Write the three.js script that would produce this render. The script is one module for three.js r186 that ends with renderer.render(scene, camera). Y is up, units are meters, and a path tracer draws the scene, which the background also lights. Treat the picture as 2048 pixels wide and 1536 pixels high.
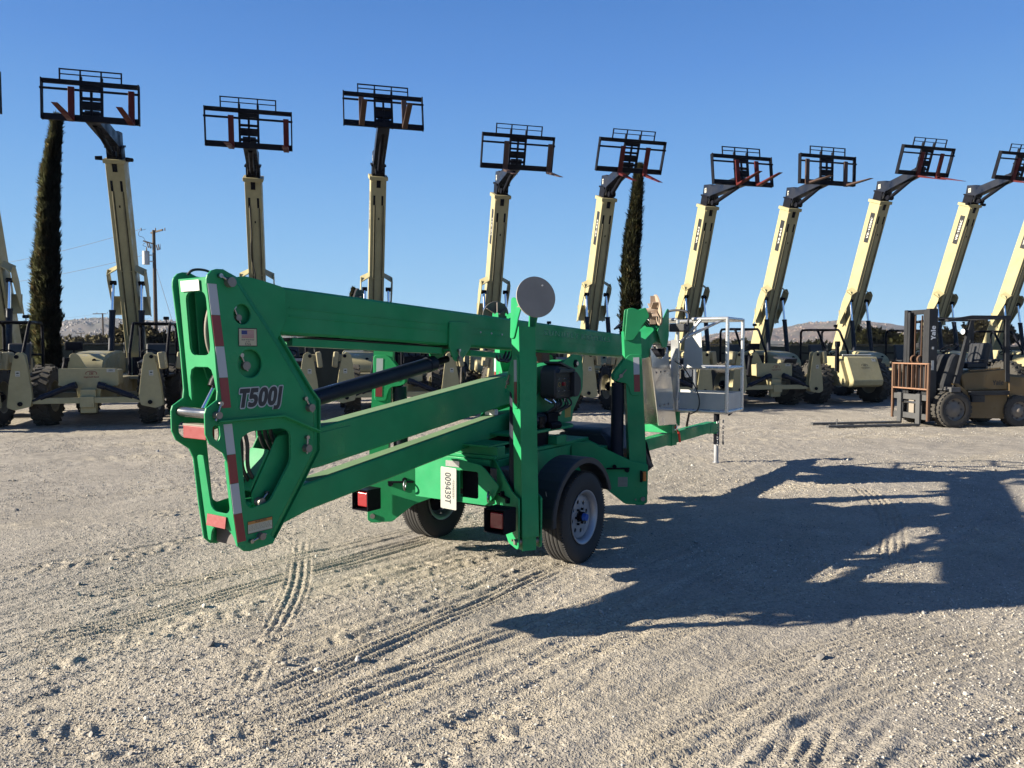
import * as THREE from 'three';
import { RoundedBoxGeometry } from 'three/addons/geometries/RoundedBoxGeometry.js';
import { mergeGeometries } from 'three/addons/utils/BufferGeometryUtils.js';

// ---------------------------------------------------------------- camera, sky, sun, exposure
const D2R = Math.PI / 180;
const scene = new THREE.Scene();
const camera = new THREE.PerspectiveCamera(54.85, 4 / 3, 0.1, 9000);
camera.position.set(0, 1.65, 0);
camera.rotation.set(-2.747 * D2R, 0, 0);
const renderer = new THREE.WebGLRenderer({ antialias: true });
renderer.toneMapping = THREE.LinearToneMapping;
const EXPOSURE = 3.1;
renderer.toneMappingExposure = EXPOSURE;
renderer.shadowMap.enabled = true;

const SUN_EL = 20.5 * D2R, SUN_AZ = 11 * D2R;      // low sun on the left, a little behind the camera
const sunDir = new THREE.Vector3(-Math.cos(SUN_EL) * Math.cos(SUN_AZ), Math.sin(SUN_EL), Math.cos(SUN_EL) * Math.sin(SUN_AZ));
const sun = new THREE.DirectionalLight(new THREE.Color().setRGB(1.0, 0.905, 0.735), 5);
sun.position.copy(sunDir).multiplyScalar(60);
sun.castShadow = true;
sun.shadow.mapSize.set(4096, 4096);
Object.assign(sun.shadow.camera, { left: -40, right: 40, top: 40, bottom: -40, near: 1, far: 160 });
scene.add(sun); scene.add(sun.target);

function makeSky() {                                // clear late-afternoon sky: deep blue overhead, pale at the horizon
  const W = 512, H = 256, data = new Float32Array(W * H * 4);
  const stops = [[-90, .19, .18, .17], [-2, .26, .26, .27], [0, .375, .63, .86], [3, .335, .60, .865], [8, .255, .51, .845], [14, .175, .40, .79], [20, .118, .30, .71], [26, .082, .23, .60], [40, .06, .155, .43], [90, .045, .11, .29]];
  for (let j = 0; j < H; j++) {
    const el = ((j + .5) / H - .5) * 180;
    let k = 0; while (k < stops.length - 2 && el > stops[k + 1][0]) k++;
    const a = stops[k], b = stops[k + 1], t = Math.min(1, Math.max(0, (el - a[0]) / (b[0] - a[0])));
    for (let i = 0; i < W; i++) {
      const az = ((i + .5) / W - .5) * 2 * Math.PI, e = el * D2R;
      const d = [Math.cos(az) * Math.cos(e), Math.sin(e), Math.sin(az) * Math.cos(e)];
      const c = d[0] * sunDir.x + d[1] * sunDir.y + d[2] * sunDir.z;
      const glow = el > -2 ? .5 * Math.pow(Math.max(0, c), 24) + .06 * Math.pow(Math.max(0, c), 4) : 0;
      const o = (j * W + i) * 4;
      for (let q = 0; q < 3; q++) data[o + q] = ((a[q + 1] + (b[q + 1] - a[q + 1]) * t) + glow * [1, .92, .78][q]) / EXPOSURE;
      data[o + 3] = 1;
    }
  }
  const t = new THREE.DataTexture(data, W, H, THREE.RGBAFormat, THREE.FloatType);
  t.mapping = THREE.EquirectangularReflectionMapping; t.magFilter = t.minFilter = THREE.LinearFilter; t.needsUpdate = true;
  return t;
}
const skyTex = makeSky();
scene.background = skyTex; scene.environment = skyTex;

// ---------------------------------------------------------------- helpers
function rng(seed) { let a = seed >>> 0; return () => { a = (a + 0x6D2B79F5) | 0; let t = Math.imul(a ^ (a >>> 15), 1 | a); t = (t + Math.imul(t ^ (t >>> 7), 61 | t)) ^ t; return ((t ^ (t >>> 14)) >>> 0) / 4294967296; }; }
const hash2 = (x, y, s = 0) => { let h = Math.imul(x, 374761393) + Math.imul(y, 668265263) + Math.imul(s, 1274126177); h = Math.imul(h ^ (h >>> 13), 1274126177); return ((h ^ (h >>> 16)) >>> 0) / 4294967296; };
const sm = t => t * t * (3 - 2 * t);
function vnoise(x, y, s = 0, per = 0) {
  const xi = Math.floor(x), yi = Math.floor(y), fx = sm(x - xi), fy = sm(y - yi), w = per ? (v => ((v % per) + per) % per) : (v => v);
  const a = hash2(w(xi), w(yi), s), b = hash2(w(xi + 1), w(yi), s), c = hash2(w(xi), w(yi + 1), s), d = hash2(w(xi + 1), w(yi + 1), s);
  return a + (b - a) * fx + (c - a) * fy + (a - b - c + d) * fx * fy;
}
function fbm(x, y, o = 4, s = 0, per = 0) { let v = 0, a = .5, n = 0; for (let i = 0; i < o; i++) { v += a * vnoise(x, y, s + i, per); n += a; x *= 2; y *= 2; per *= 2; a *= .5; } return v / n; }
const clamp = (v, a = 0, b = 1) => Math.min(b, Math.max(a, v));
const V = (x, y, z) => new THREE.Vector3(x, y, z);

const used = new Map();
function numbered(n) { const k = used.get(n) ?? 0; used.set(n, k + 1); return k ? `${n}_${String(k).padStart(3, '0')}` : n; }
function tf(g, p = [0, 0, 0], r = [0, 0, 0]) { g.applyMatrix4(new THREE.Matrix4().compose(V(...p), new THREE.Quaternion().setFromEuler(new THREE.Euler(...r)), V(1, 1, 1))); return g; }
function box(w, h, d, x = 0, y = 0, z = 0, r = [0, 0, 0], bev = .006) {
  const m = Math.min(w, h, d);
  const g = bev > 0 && m > 2.2 * bev ? new RoundedBoxGeometry(w, h, d, 1, bev) : new THREE.BoxGeometry(w, h, d);
  return tf(g, [x, y, z], r);
}
function cyl(a, b, r, r2 = r, seg = 16, open = false) {
  const A = V(...a), B = V(...b), d = B.clone().sub(A), L = d.length();
  const g = new THREE.CylinderGeometry(r2, r, L, seg, 1, open);
  const q = new THREE.Quaternion().setFromUnitVectors(V(0, 1, 0), d.normalize());
  g.applyMatrix4(new THREE.Matrix4().compose(A.add(B).multiplyScalar(.5), q, V(1, 1, 1)));
  return g;
}
function tube(pts, r, seg = 24, rad = 7, closed = false) { return new THREE.TubeGeometry(new THREE.CatmullRomCurve3(pts.map(p => V(...p)), closed, 'centripetal'), seg, r, rad, closed); }
function rails(pts, r, rad = 8) { const o = []; for (let i = 0; i < pts.length - 1; i++) { o.push(cyl(pts[i], pts[i + 1], r, r, rad)); if (i) o.push(tf(new THREE.SphereGeometry(r, rad, 5), pts[i])); } return o; }
function roundPoly(pts, r, n = 4) {
  const out = [], N = pts.length;
  for (let i = 0; i < N; i++) {
    const p = pts[i], a = pts[(i + N - 1) % N], b = pts[(i + 1) % N];
    const la = Math.hypot(a[0] - p[0], a[1] - p[1]), lb = Math.hypot(b[0] - p[0], b[1] - p[1]), q = Math.min(r, la * .45, lb * .45);
    const A = [p[0] + (a[0] - p[0]) * q / la, p[1] + (a[1] - p[1]) * q / la], B = [p[0] + (b[0] - p[0]) * q / lb, p[1] + (b[1] - p[1]) * q / lb];
    for (let k = 0; k <= n; k++) { const t = k / n, u = 1 - t; out.push([u * u * A[0] + 2 * u * t * p[0] + t * t * B[0], u * u * A[1] + 2 * u * t * p[1] + t * t * B[1]]); }
  }
  return out;
}
const ring = (cx, cy, r, n = 24, ry = r) => Array.from({ length: n }, (_, i) => [cx + r * Math.cos(i / n * 2 * Math.PI), cy + ry * Math.sin(i / n * 2 * Math.PI)]);
function plate(pts, t, z = 0, holes = [], bev = .003) {      // outline in xy, thickness along z, centred on z
  const v2 = a => a.map(p => new THREE.Vector2(p[0], p[1]));
  const s = new THREE.Shape(v2(pts)); for (const h of holes) s.holes.push(new THREE.Path(v2(h)));
  bev = Math.min(bev, t * .35);
  const g = new THREE.ExtrudeGeometry(s, { depth: t - 2 * bev, bevelEnabled: bev > 0, bevelThickness: bev, bevelSize: bev, bevelOffset: -bev, bevelSegments: 1, curveSegments: 12 });
  g.translate(0, 0, z - t / 2 + bev); return g;
}
const plateX = (pts, t, x = 0, holes = [], bev = .003) => { const g = plate(pts, t, 0, holes, bev); g.rotateY(-Math.PI / 2); g.translate(x, 0, 0); return g; };  // outline given as [z, y], thickness along x
function hexa(a, b, c, d, off) {                             // a quad slab: four corners and the offset of its far face
  const P = [a, b, c, d, ...[a, b, c, d].map(p => [p[0] + off[0], p[1] + off[1], p[2] + off[2]])];
  const F = [[0, 1, 2, 3], [7, 6, 5, 4], [0, 4, 5, 1], [1, 5, 6, 2], [2, 6, 7, 3], [3, 7, 4, 0]], pos = [];
  for (const f of F) for (const k of [0, 1, 2, 0, 2, 3]) pos.push(...P[f[k]]);
  const g = new THREE.BufferGeometry(); g.setAttribute('position', new THREE.Float32BufferAttribute(pos, 3)); g.computeVertexNormals(); return g;
}
function boxUV(g) {                                          // uv in metres from each face's own main direction
  const p = g.attributes.position, uv = new Float32Array(p.count * 2), a = V(), b = V(), c = V(), n = V();
  for (let i = 0; i < p.count; i += 3) {
    a.fromBufferAttribute(p, i); b.fromBufferAttribute(p, i + 1); c.fromBufferAttribute(p, i + 2);
    n.copy(b).sub(a).cross(c.clone().sub(a)); const x = Math.abs(n.x), y = Math.abs(n.y), z = Math.abs(n.z);
    [a, b, c].forEach((q, k) => { const o = (i + k) * 2; if (x >= y && x >= z) { uv[o] = q.z; uv[o + 1] = q.y; } else if (y >= z) { uv[o] = q.x; uv[o + 1] = q.z; } else { uv[o] = q.x; uv[o + 1] = q.y; } });
  }
  g.setAttribute('uv', new THREE.BufferAttribute(uv, 2)); return g;
}
function join(geos) {
  const list = geos.map(g => { let h = g.index ? g.toNonIndexed() : g; const o = new THREE.BufferGeometry(); o.setAttribute('position', h.attributes.position); o.setAttribute('normal', h.attributes.normal); return o; });
  return boxUV(list.length === 1 ? list[0] : mergeGeometries(list));
}
const geoCache = new Map();
function mesh(name, geos, mat, parent, key) {
  let g;
  if (key) { if (!geoCache.has(key)) geoCache.set(key, join(typeof geos === 'function' ? geos() : geos)); g = geoCache.get(key); }
  else g = join(typeof geos === 'function' ? geos() : geos);
  const m = new THREE.Mesh(g, mat); m.name = parent === scene ? numbered(name) : name; m.castShadow = m.receiveShadow = true; parent.add(m); return m;
}
function thing(name, label, category, pos = [0, 0, 0], turn = 0, group) {
  const o = new THREE.Group(); o.name = numbered(name); o.position.set(...pos); o.rotation.y = turn; o.userData = { label, category }; if (group) o.userData.group = group; scene.add(o); return o;
}
function tag(o, label, category, group, kind) { o.userData = { label, category }; if (group) o.userData.group = group; if (kind) o.userData.kind = kind; return o; }
function canvasTex(w, h, draw) {
  const c = document.createElement('canvas'); c.width = w; c.height = h; draw(c.getContext('2d'), w, h);
  const t = new THREE.CanvasTexture(c); t.colorSpace = THREE.SRGBColorSpace; t.anisotropy = 8; return t;
}
const decalGeo = new THREE.PlaneGeometry(1, 1);
function decal(name, mat, w, h, pos, rot, parent) { const m = new THREE.Mesh(decalGeo, mat); m.name = name; m.scale.set(w, h, 1); m.position.set(...pos); m.rotation.set(...rot); m.receiveShadow = true; parent.add(m); return m; }

// ---------------------------------------------------------------- textures and materials
function dataTex(n, f, srgb) {
  const d = new Uint8Array(n * n * 4);
  for (let j = 0; j < n; j++) for (let i = 0; i < n; i++) { const v = f(i / n, j / n), o = (j * n + i) * 4; if (Array.isArray(v)) { d[o] = v[0] * 255; d[o + 1] = v[1] * 255; d[o + 2] = v[2] * 255; } else d[o] = d[o + 1] = d[o + 2] = clamp(v) * 255; d[o + 3] = 255; }
  const t = new THREE.DataTexture(d, n, n); t.wrapS = t.wrapT = THREE.RepeatWrapping; t.magFilter = THREE.LinearFilter; t.minFilter = THREE.LinearMipmapLinearFilter; t.generateMipmaps = true; if (srgb) t.colorSpace = THREE.SRGBColorSpace; t.needsUpdate = true; return t;
}
// worn paint: slight fading, dust film in patches, scratches and chips (tile 1 m)
const wearMap = (() => {
  const n = 512, scr = new Float32Array(n * n), r = rng(5);
  for (let k = 0; k < 110; k++) { let x = r() * n, y = r() * n, a = r() * 6.3, L = 8 + r() * 50; for (let s = 0; s < L; s++) { scr[(((y | 0) + n) % n) * n + (((x | 0) + n) % n)] += .35 * r(); x += Math.cos(a); y += Math.sin(a); a += (r() - .5) * .05; } }
  return dataTex(n, (u, v) => { const b = fbm(u * 4, v * 4, 5, 11, 4), d = fbm(u * 16, v * 16, 3, 31, 16); const s = scr[((v * n) | 0) * n + ((u * n) | 0)]; const sp = vnoise(u * 128, v * 128, 77, 128) > .965 ? -.16 : 0; const q = clamp(.86 + (b - .5) * .22 + (d - .5) * .12 - s * .3 + sp); return [q, q, q]; }, false);
})();
const roughTex = dataTex(512, (u, v) => { const b = fbm(u * 5, v * 5, 5, 61, 5); return [0, .55 + (b - .5) * .9, 0]; }, false);
const bumpFine = dataTex(512, (u, v) => .5 + (fbm(u * 24, v * 24, 4, 91, 24) - .5) * .8, false);
const concreteTex = bumpFine;
function std(rgb, rough = .6, metal = 0, o = {}) {
  const m = new THREE.MeshStandardMaterial({ roughness: rough, metalness: metal, ...o }); m.color.setRGB(...rgb); return m;
}
function paint(rgb, rough = .5, o = {}) {
  const m = new THREE.MeshPhysicalMaterial({ roughness: rough, map: wearMap, roughnessMap: roughTex, bumpMap: bumpFine, bumpScale: .0006, specularIntensity: o.spec ?? .45, clearcoat: o.coat ?? 0, clearcoatRoughness: .3 });
  m.color.setRGB(...rgb.map(c => c / .86)); m.roughness = rough / .55; if (m.roughness > 1) m.roughness = 1; return m;
}
const M = {
  green: paint([.016, .205, .078], .5, { spec: .42 }),
  cream: paint([.285, .252, .143], .55),
  creamDull: paint([.225, .20, .125], .65),
  black: paint([.0055, .006, .0095], .6, { spec: .14 }),
  navy: paint([.008, .011, .021], .45, { spec: .4 }),
  dustyGreen: std([.115, .20, .10], .95, 0, { map: wearMap, bumpMap: bumpFine, bumpScale: .001 }),
  plasticBlack: std([.013, .014, .018], .55, 0, { bumpMap: bumpFine, bumpScale: .0012 }),
  rubber: std([.022, .021, .021], .85, 0, { bumpMap: bumpFine, bumpScale: .002 }),
  rubberDusty: std([.045, .041, .036], .93, 0, { bumpMap: bumpFine, bumpScale: .003, map: wearMap }),
  hose: std([.012, .012, .013], .5),
  alu: std([.58, .58, .57], .42, .65, { map: wearMap, roughnessMap: roughTex }),
  aluDull: std([.47, .47, .46], .5, .55, { map: wearMap }),
  aluBright: std([.82, .80, .74], .36, .85, { map: wearMap, roughnessMap: roughTex }),
  padFace: std([.26, .235, .205], .8, 0, { map: wearMap, bumpMap: bumpFine, bumpScale: .001 }),
  steel: std([.30, .30, .31], .4, .9, { map: wearMap, roughnessMap: roughTex }),
  chrome: std([.75, .76, .78], .14, 1),
  pinSteel: std([.20, .18, .165], .5, .7),
  rimSilver: std([.34, .35, .38], .42, .5, { map: wearMap }),
  rust: std([.11, .06, .036], .85, .1, { map: wearMap, bumpMap: bumpFine, bumpScale: .001 }),
  rustEdge: std([.24, .13, .08], .85, .05, { map: wearMap }),
  forkRed: paint([.062, .008, .008], .6, { spec: .3 }), forkBrown: std([.05, .024, .018], .7, .2, { map: wearMap }),
  padSteel: std([.135, .118, .112], .72, .35, { map: wearMap, bumpMap: bumpFine, bumpScale: .001 }),
  padPaint: std([.34, .26, .20], .75, 0, { map: wearMap, bumpMap: bumpFine, bumpScale: .001 }),
  padLight: std([.20, .175, .145], .75, 0, { map: wearMap, bumpMap: bumpFine, bumpScale: .001 }),
  tan: paint([.13, .088, .04], .55),
  charcoal: paint([.020, .021, .024], .6, {}),
  grey: paint([.062, .063, .066], .6),
  white: std([.42, .42, .40], .5), lensRed: new THREE.MeshPhysicalMaterial({ color: new THREE.Color().setRGB(.22, .012, .016), roughness: .25, clearcoat: 1 }),
  reflRed: std([.17, .010, .012], .5, 0, { bumpMap: bumpFine, bumpScale: .002 }),
  amber: std([.5, .13, .02], .25), tapeWhite: std([.33, .345, .37], .4), tapeRed: std([.17, .016, .02], .4),
  blueCap: std([.02, .07, .3], .3), orangeRed: std([.6, .05, .03], .4),
  glassLamp: std([.7, .72, .75], .1, .3),
};
// ---------------------------------------------------------------- ground: one sheet of gravelly dirt, rutted by tyres
const tracks = [
  { p: [[-1.9, 2.84], [-1.56, 3.07], [-1.23, 3.37], [-.9, 3.79], [-.38, 4.51], [.42, 5.64]], w: .17, k: 'rib', d: 0.0133, n: 3 },
  { p: [[-2.6, 3.45], [-2.27, 4.05], [-1.9, 4.43], [-1.55, 4.81], [-.48, 5.6], [-.1, 5.92]], w: .34, k: 'lug', d: 0.0135 },
  { p: [[-2.8, 3.97], [-2.24, 4.5], [-1.55, 5.32], [-.56, 6.55]], w: .24, k: 'rib', d: 0.0109, n: 4 },
  { p: [[1.0, 2.7], [1.41, 3.31], [1.76, 3.79], [2.31, 4.6], [2.97, 5.71], [3.82, 7.5], [4.18, 8.89]], w: .24, k: 'rib', d: 0.0117, n: 4 },
  { p: [[-.17, 3.79], [.49, 4.05], [1.49, 4.56], [4.3, 6.15]], w: .24, k: 'rib', d: 0.0070, n: 5 },
  { p: [[.27, 3.09], [.91, 3.5], [1.88, 4.05], [3.5, 4.99]], w: .26, k: 'rib', d: 0.0078, n: 5 },
  { p: [[-1.25, 3.35], [-1.35, 4.05], [-1.48, 4.99], [-1.81, 6.31]], w: .16, k: 'rib', d: 0.0094, n: 3 },
  { p: [[-3.9, 5.2], [-3.1, 5.85], [-2.38, 6.66]], w: .3, k: 'lug', d: 0.0162 },
  { p: [[.3, 2.75], [1.06, 3.22], [2.03, 3.79], [3.0, 4.27]], w: .3, k: 'rib', d: 0.0078, n: 6 },
  { p: [[-5.4, 7.74], [-4.15, 8.42], [-2.77, 9.6]], w: .3, k: 'rib', d: 0.0094, n: 4 },
  { p: [[-2.4, 3.1], [-1.8, 3.61], [-1.27, 3.98], [-.8, 4.43]], w: .36, k: 'lug', d: 0.0149 },
  { p: [[1.4, 7.74], [4.25, 9.23], [8.33, 11.98]], w: .34, k: 'rib', d: 0.0109, n: 5 },
  { p: [[-1.33, 2.7], [-.74, 3.31], [-.19, 3.79]], w: .3, k: 'rib', d: 0.0078, n: 5 },
  { p: [[-.7, 2.6], [-.15, 3.1], [.3, 3.4]], w: .3, k: 'lug', d: 0.0121 },
  { p: [[-6.5, 6.2], [-4, 7.1], [-1.5, 8.3], [1.5, 10.4]], w: .38, k: 'lug', d: 0.0135 },
  { p: [[-7, 10.8], [-2, 11.9], [6, 13.6], [12, 14.2]], w: .4, k: 'rib', d: 0.0125, n: 5 },
  { p: [[-7, 12.5], [-2, 13.4], [5, 15.2]], w: .4, k: 'rib', d: 0.0109, n: 5 },
  { p: [[-2.9, 4.7], [-2.1, 5.35], [-1.2, 6.3], [-.4, 7.3]], w: .20, k: 'rib', d: 0.0094, n: 3 },
  { p: [[-1.6, 2.75], [-1.05, 3.2], [-.5, 3.75], [.1, 4.35], [.9, 5.0]], w: .22, k: 'rib', d: 0.0109, n: 3 },
  { p: [[.1, 4.15], [.9, 4.5], [2.2, 5.15], [4.6, 6.6]], w: .22, k: 'rib', d: 0.0078, n: 3 },
  { p: [[.9, 3.0], [1.9, 3.55], [3.0, 4.1], [4.4, 4.9]], w: .22, k: 'rib', d: 0.0078, n: 3 },
  { p: [[1.5, 2.7], [2.4, 3.2], [3.6, 3.8]], w: .24, k: 'rib', d: 0.0078, n: 4 },
  { p: [[3.2, 2.8], [3.9, 4.4], [5.4, 6.6], [9, 9.6]], w: .28, k: 'rib', d: 0.0078, n: 5 },
  { p: [[-3.6, 2.6], [-2.6, 3.0], [-1.7, 3.05], [-.6, 2.9]], w: .34, k: 'lug', d: 0.0135 },
].map((t, ti) => {
  const c = new THREE.CatmullRomCurve3(t.p.map(q => V(q[0], 0, q[1])), false, 'centripetal');
  const L = c.getLength(), n = Math.max(20, Math.ceil(L / .05)), pts = c.getSpacedPoints(n);
  let x0 = 1e9, x1 = -1e9, z0 = 1e9, z1 = -1e9; for (const q of pts) { x0 = Math.min(x0, q.x); x1 = Math.max(x1, q.x); z0 = Math.min(z0, q.z); z1 = Math.max(z1, q.z); }
  return { ...t, ribs: t.n, pts, L, n, seed: ti * 7, bb: [x0 - t.w, x1 + t.w, z0 - t.w, z1 + t.w] };
});
const trackGrid = new Map();                                  // spatial hash of curve samples, 0.5 m cells
tracks.forEach((t, ti) => t.pts.forEach((q, k) => { for (let dx = -1; dx <= 1; dx++) for (let dz = -1; dz <= 1; dz++) { const key = (Math.floor(q.x / .5) + dx) + ',' + (Math.floor(q.z / .5) + dz); if (!trackGrid.has(key)) trackGrid.set(key, new Map()); const m = trackGrid.get(key); if (!m.has(ti)) m.set(ti, []); m.get(ti).push(k); } }));
function trackAt(x, z) {                                       // -> [height, how much packed dust]
  const m = trackGrid.get(Math.floor(x / .5) + ',' + Math.floor(z / .5)); if (!m) return [0, 0];
  let h = 0, packed = 0;
  for (const [ti, ks] of m) {
    const t = tracks[ti]; let best = 1e9, bk = 0;
    for (const k of ks) { const q = t.pts[k], d = (q.x - x) ** 2 + (q.z - z) ** 2; if (d < best) { best = d; bk = k; } }
    if (best > (t.w * .9) ** 2) continue;
    const q = t.pts[bk], a = t.pts[Math.max(0, bk - 1)], b = t.pts[Math.min(t.n, bk + 1)];
    let tx = b.x - a.x, tz = b.z - a.z; const l = Math.hypot(tx, tz) || 1; tx /= l; tz /= l;
    const s = bk / t.n * t.L + (x - q.x) * tx + (z - q.z) * tz, lat = (x - q.x) * -tz + (z - q.z) * tx, hw = t.w / 2, e = lat / hw;
    const fade = sm(clamp(fbm(s * 1.1, ti * 3.1, 3, 201) * 3.4 - .6)) * clamp(s * 3) * clamp((t.L - s) * 3);
    const inside = sm(clamp((1.08 - Math.abs(e)) * 7));
    const wob = fbm(s * 7, e * 2 + ti * 9, 2, 211) - .5;
    let th = 0;
    if (t.k === 'rib') { const r = Math.cos((e + wob * .05) * Math.PI * t.ribs), pat = sm(clamp(r * 1.3 + .5)), nz = .5 + .5 * Math.sin(s * 2 * Math.PI / .052 + e * 3); th = (inside * (-.5 * t.d + pat * t.d * (.97 + .03 * nz)) + .55 * t.d * Math.exp(-(((Math.abs(e) - 1.15) / .16) ** 2)) * (.6 + wob)); }
    else { const ph = s / .13 + Math.abs(e) * .6 + (e > 0 ? .5 : 0) + wob * .5, f = ph - Math.floor(ph), pat = sm(clamp((Math.abs(f - .5) - .16) * 7)) * clamp(.4 + wob * 3); th = (inside * (-.5 * t.d + pat * .9 * t.d) + .55 * t.d * Math.exp(-(((Math.abs(e) - 1.18) / .16) ** 2)) * (.6 + wob)); }
    const cov = fade * sm(clamp((1.35 - Math.abs(e)) * 4)); h = h * (1 - cov) + th * fade;
    packed = Math.max(packed, inside * fade);
  }
  return [h, packed];
}
function groundH(x, z) {                                       // z is the distance in front of the camera
  const [t, pk] = trackAt(x, z);
  const broad = (fbm(x * .35 + 7, z * .35, 3, 3) - .5) * .05, mid = (fbm(x * 2.3, z * 2.3, 3, 13) - .5) * .022;
  // old ruts and scrape lines, running at slightly different angles across the yard
  let old = 0; for (const [ca, sa, sd, amp] of [[.66, .75, 23, .024], [.86, .51, 123, .021], [.97, .22, 223, .015], [.50, .86, 323, .013]]) { const al = x * ca + z * sa, ac = x * sa - z * ca + .12 * fbm(al * .5, sd, 2, sd + 3); old += (fbm(ac * 21, al * .35, 2, sd) - .5) * amp * sm(clamp(fbm(x * .45 + sd, z * .45, 3, sd + 6) * 4.2 - 1.6)); }
  if (z > 26) old = 0;
  const fine = z < 16 ? (vnoise(x * 26, z * 26, 43) - .5) * .006 * (1 - .75 * pk) + (vnoise(x * 58, z * 58, 47) - .5) * .005 * (1 - .75 * pk) : 0;
  const grit = z > 7 && z < 40 ? (vnoise(x * 17, z * 12, 49) - .5) * .011 * clamp((z - 7) * .3) : 0;
  const clod = z < 14 ? Math.max(0, vnoise(x * 13, z * 13, 53) - .8) * .06 * sm(clamp(fbm(x * .8 + 3, z * .8, 2, 59) * 3.4 - 1.3)) : 0;
  const far = clamp((40 - z) / 20), flat = .35 + .65 * clamp((Math.hypot(x - .5, z - 5.7) - .1) * 2);
  return (broad * far + mid + old) * flat + t + fine + clod + grit;
}
// gravel close-up: stones of many sizes pressed into dust, tile 2.4 m
const gravel = (() => {
  const n = 2048, hgt = new Float32Array(n * n), col = new Float32Array(n * n * 3), r = rng(77);
  for (let j = 0; j < n; j++) for (let i = 0; i < n; i++) {
    const u = i / n, v = j / n, b = fbm(u * 10, v * 10, 4, 101, 10), f = fbm(u * 220, v * 220, 2, 111, 220), o = j * n + i;
    hgt[o] = .28 + (f - .5) * .22 + (b - .5) * .12; const g = .80 + (b - .5) * .26 + (f - .5) * .34;
    col[o * 3] = g * 1.0; col[o * 3 + 1] = g * .925; col[o * 3 + 2] = g * .80;
  }
  const tints = [[1.0, .94, .82], [.95, .93, .90], [.80, .78, .75], [1.12, 1.08, 1.0], [.62, .58, .55], [.92, .82, .68], [.70, .70, .72]];
  for (let k = 0; k < 62000; k++) {
    const cx = r() * n, cy = r() * n, big = r(), rad = 1.4 + 2.4 * r() + (big > .93 ? 3.5 * r() : 0), el = .65 + .35 * r(), an = r() * 3.14, t = tints[(r() * tints.length) | 0], br = .62 + .42 * r(), hh = .16 + .30 * r() * Math.min(1, rad / 4), ca = Math.cos(an), sa = Math.sin(an), R = Math.ceil(rad);
    for (let dy = -R; dy <= R; dy++) for (let dx = -R; dx <= R; dx++) {
      const a = (dx * ca + dy * sa) / rad, b = (-dx * sa + dy * ca) / (rad * el), q = a * a + b * b; if (q > 1) continue;
      const o = ((((cy | 0) + dy + n) % n) * n + (((cx | 0) + dx + n) % n)), d = hh * Math.sqrt(1 - q);
      hgt[o] = Math.max(hgt[o], .26 + d); const m = clamp((1 - q) * 3); for (let c = 0; c < 3; c++) col[o * 3 + c] += (br * t[c] - col[o * 3 + c]) * m;
    }
  }
  const cd = new Uint8Array(n * n * 4), hd = new Uint8Array(n * n * 4);
  for (let o = 0; o < n * n; o++) { for (let c = 0; c < 3; c++) { cd[o * 4 + c] = clamp(Math.pow(clamp(col[o * 3 + c] * .80, .02, 1), 1 / 2.2)) * 255; hd[o * 4 + c] = clamp(hgt[o]) * 255; } cd[o * 4 + 3] = hd[o * 4 + 3] = 255; }
  const mk = (d, s) => { const t = new THREE.DataTexture(d, n, n); t.wrapS = t.wrapT = THREE.RepeatWrapping; t.magFilter = THREE.LinearFilter; t.minFilter = THREE.LinearMipmapLinearFilter; t.generateMipmaps = true; t.anisotropy = 16; if (s) t.colorSpace = THREE.SRGBColorSpace; t.needsUpdate = true; return t; };
  return { map: mk(cd, true), bump: mk(hd, false) };
})();
const groundMat = new THREE.MeshStandardMaterial({ map: gravel.map, bumpMap: gravel.bump, bumpScale: .024, roughness: .96, vertexColors: true });
function spread(a, b, step, lo, hi, grow, cap) {               // dense between a and b, then ever wider to lo and hi
  const o = []; for (let x = a; x <= b + 1e-6; x += step) o.push(x);
  let s = step, x = o[o.length - 1]; while (x < hi) { s = Math.min(s * grow, cap(x)); x = Math.min(hi, x + s); o.push(x); }
  s = step; x = a; const f = []; while (x > lo) { s = Math.min(s * grow, cap(x)); x = Math.max(lo, x - s); f.push(x); }
  return f.reverse().concat(o);
}
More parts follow.
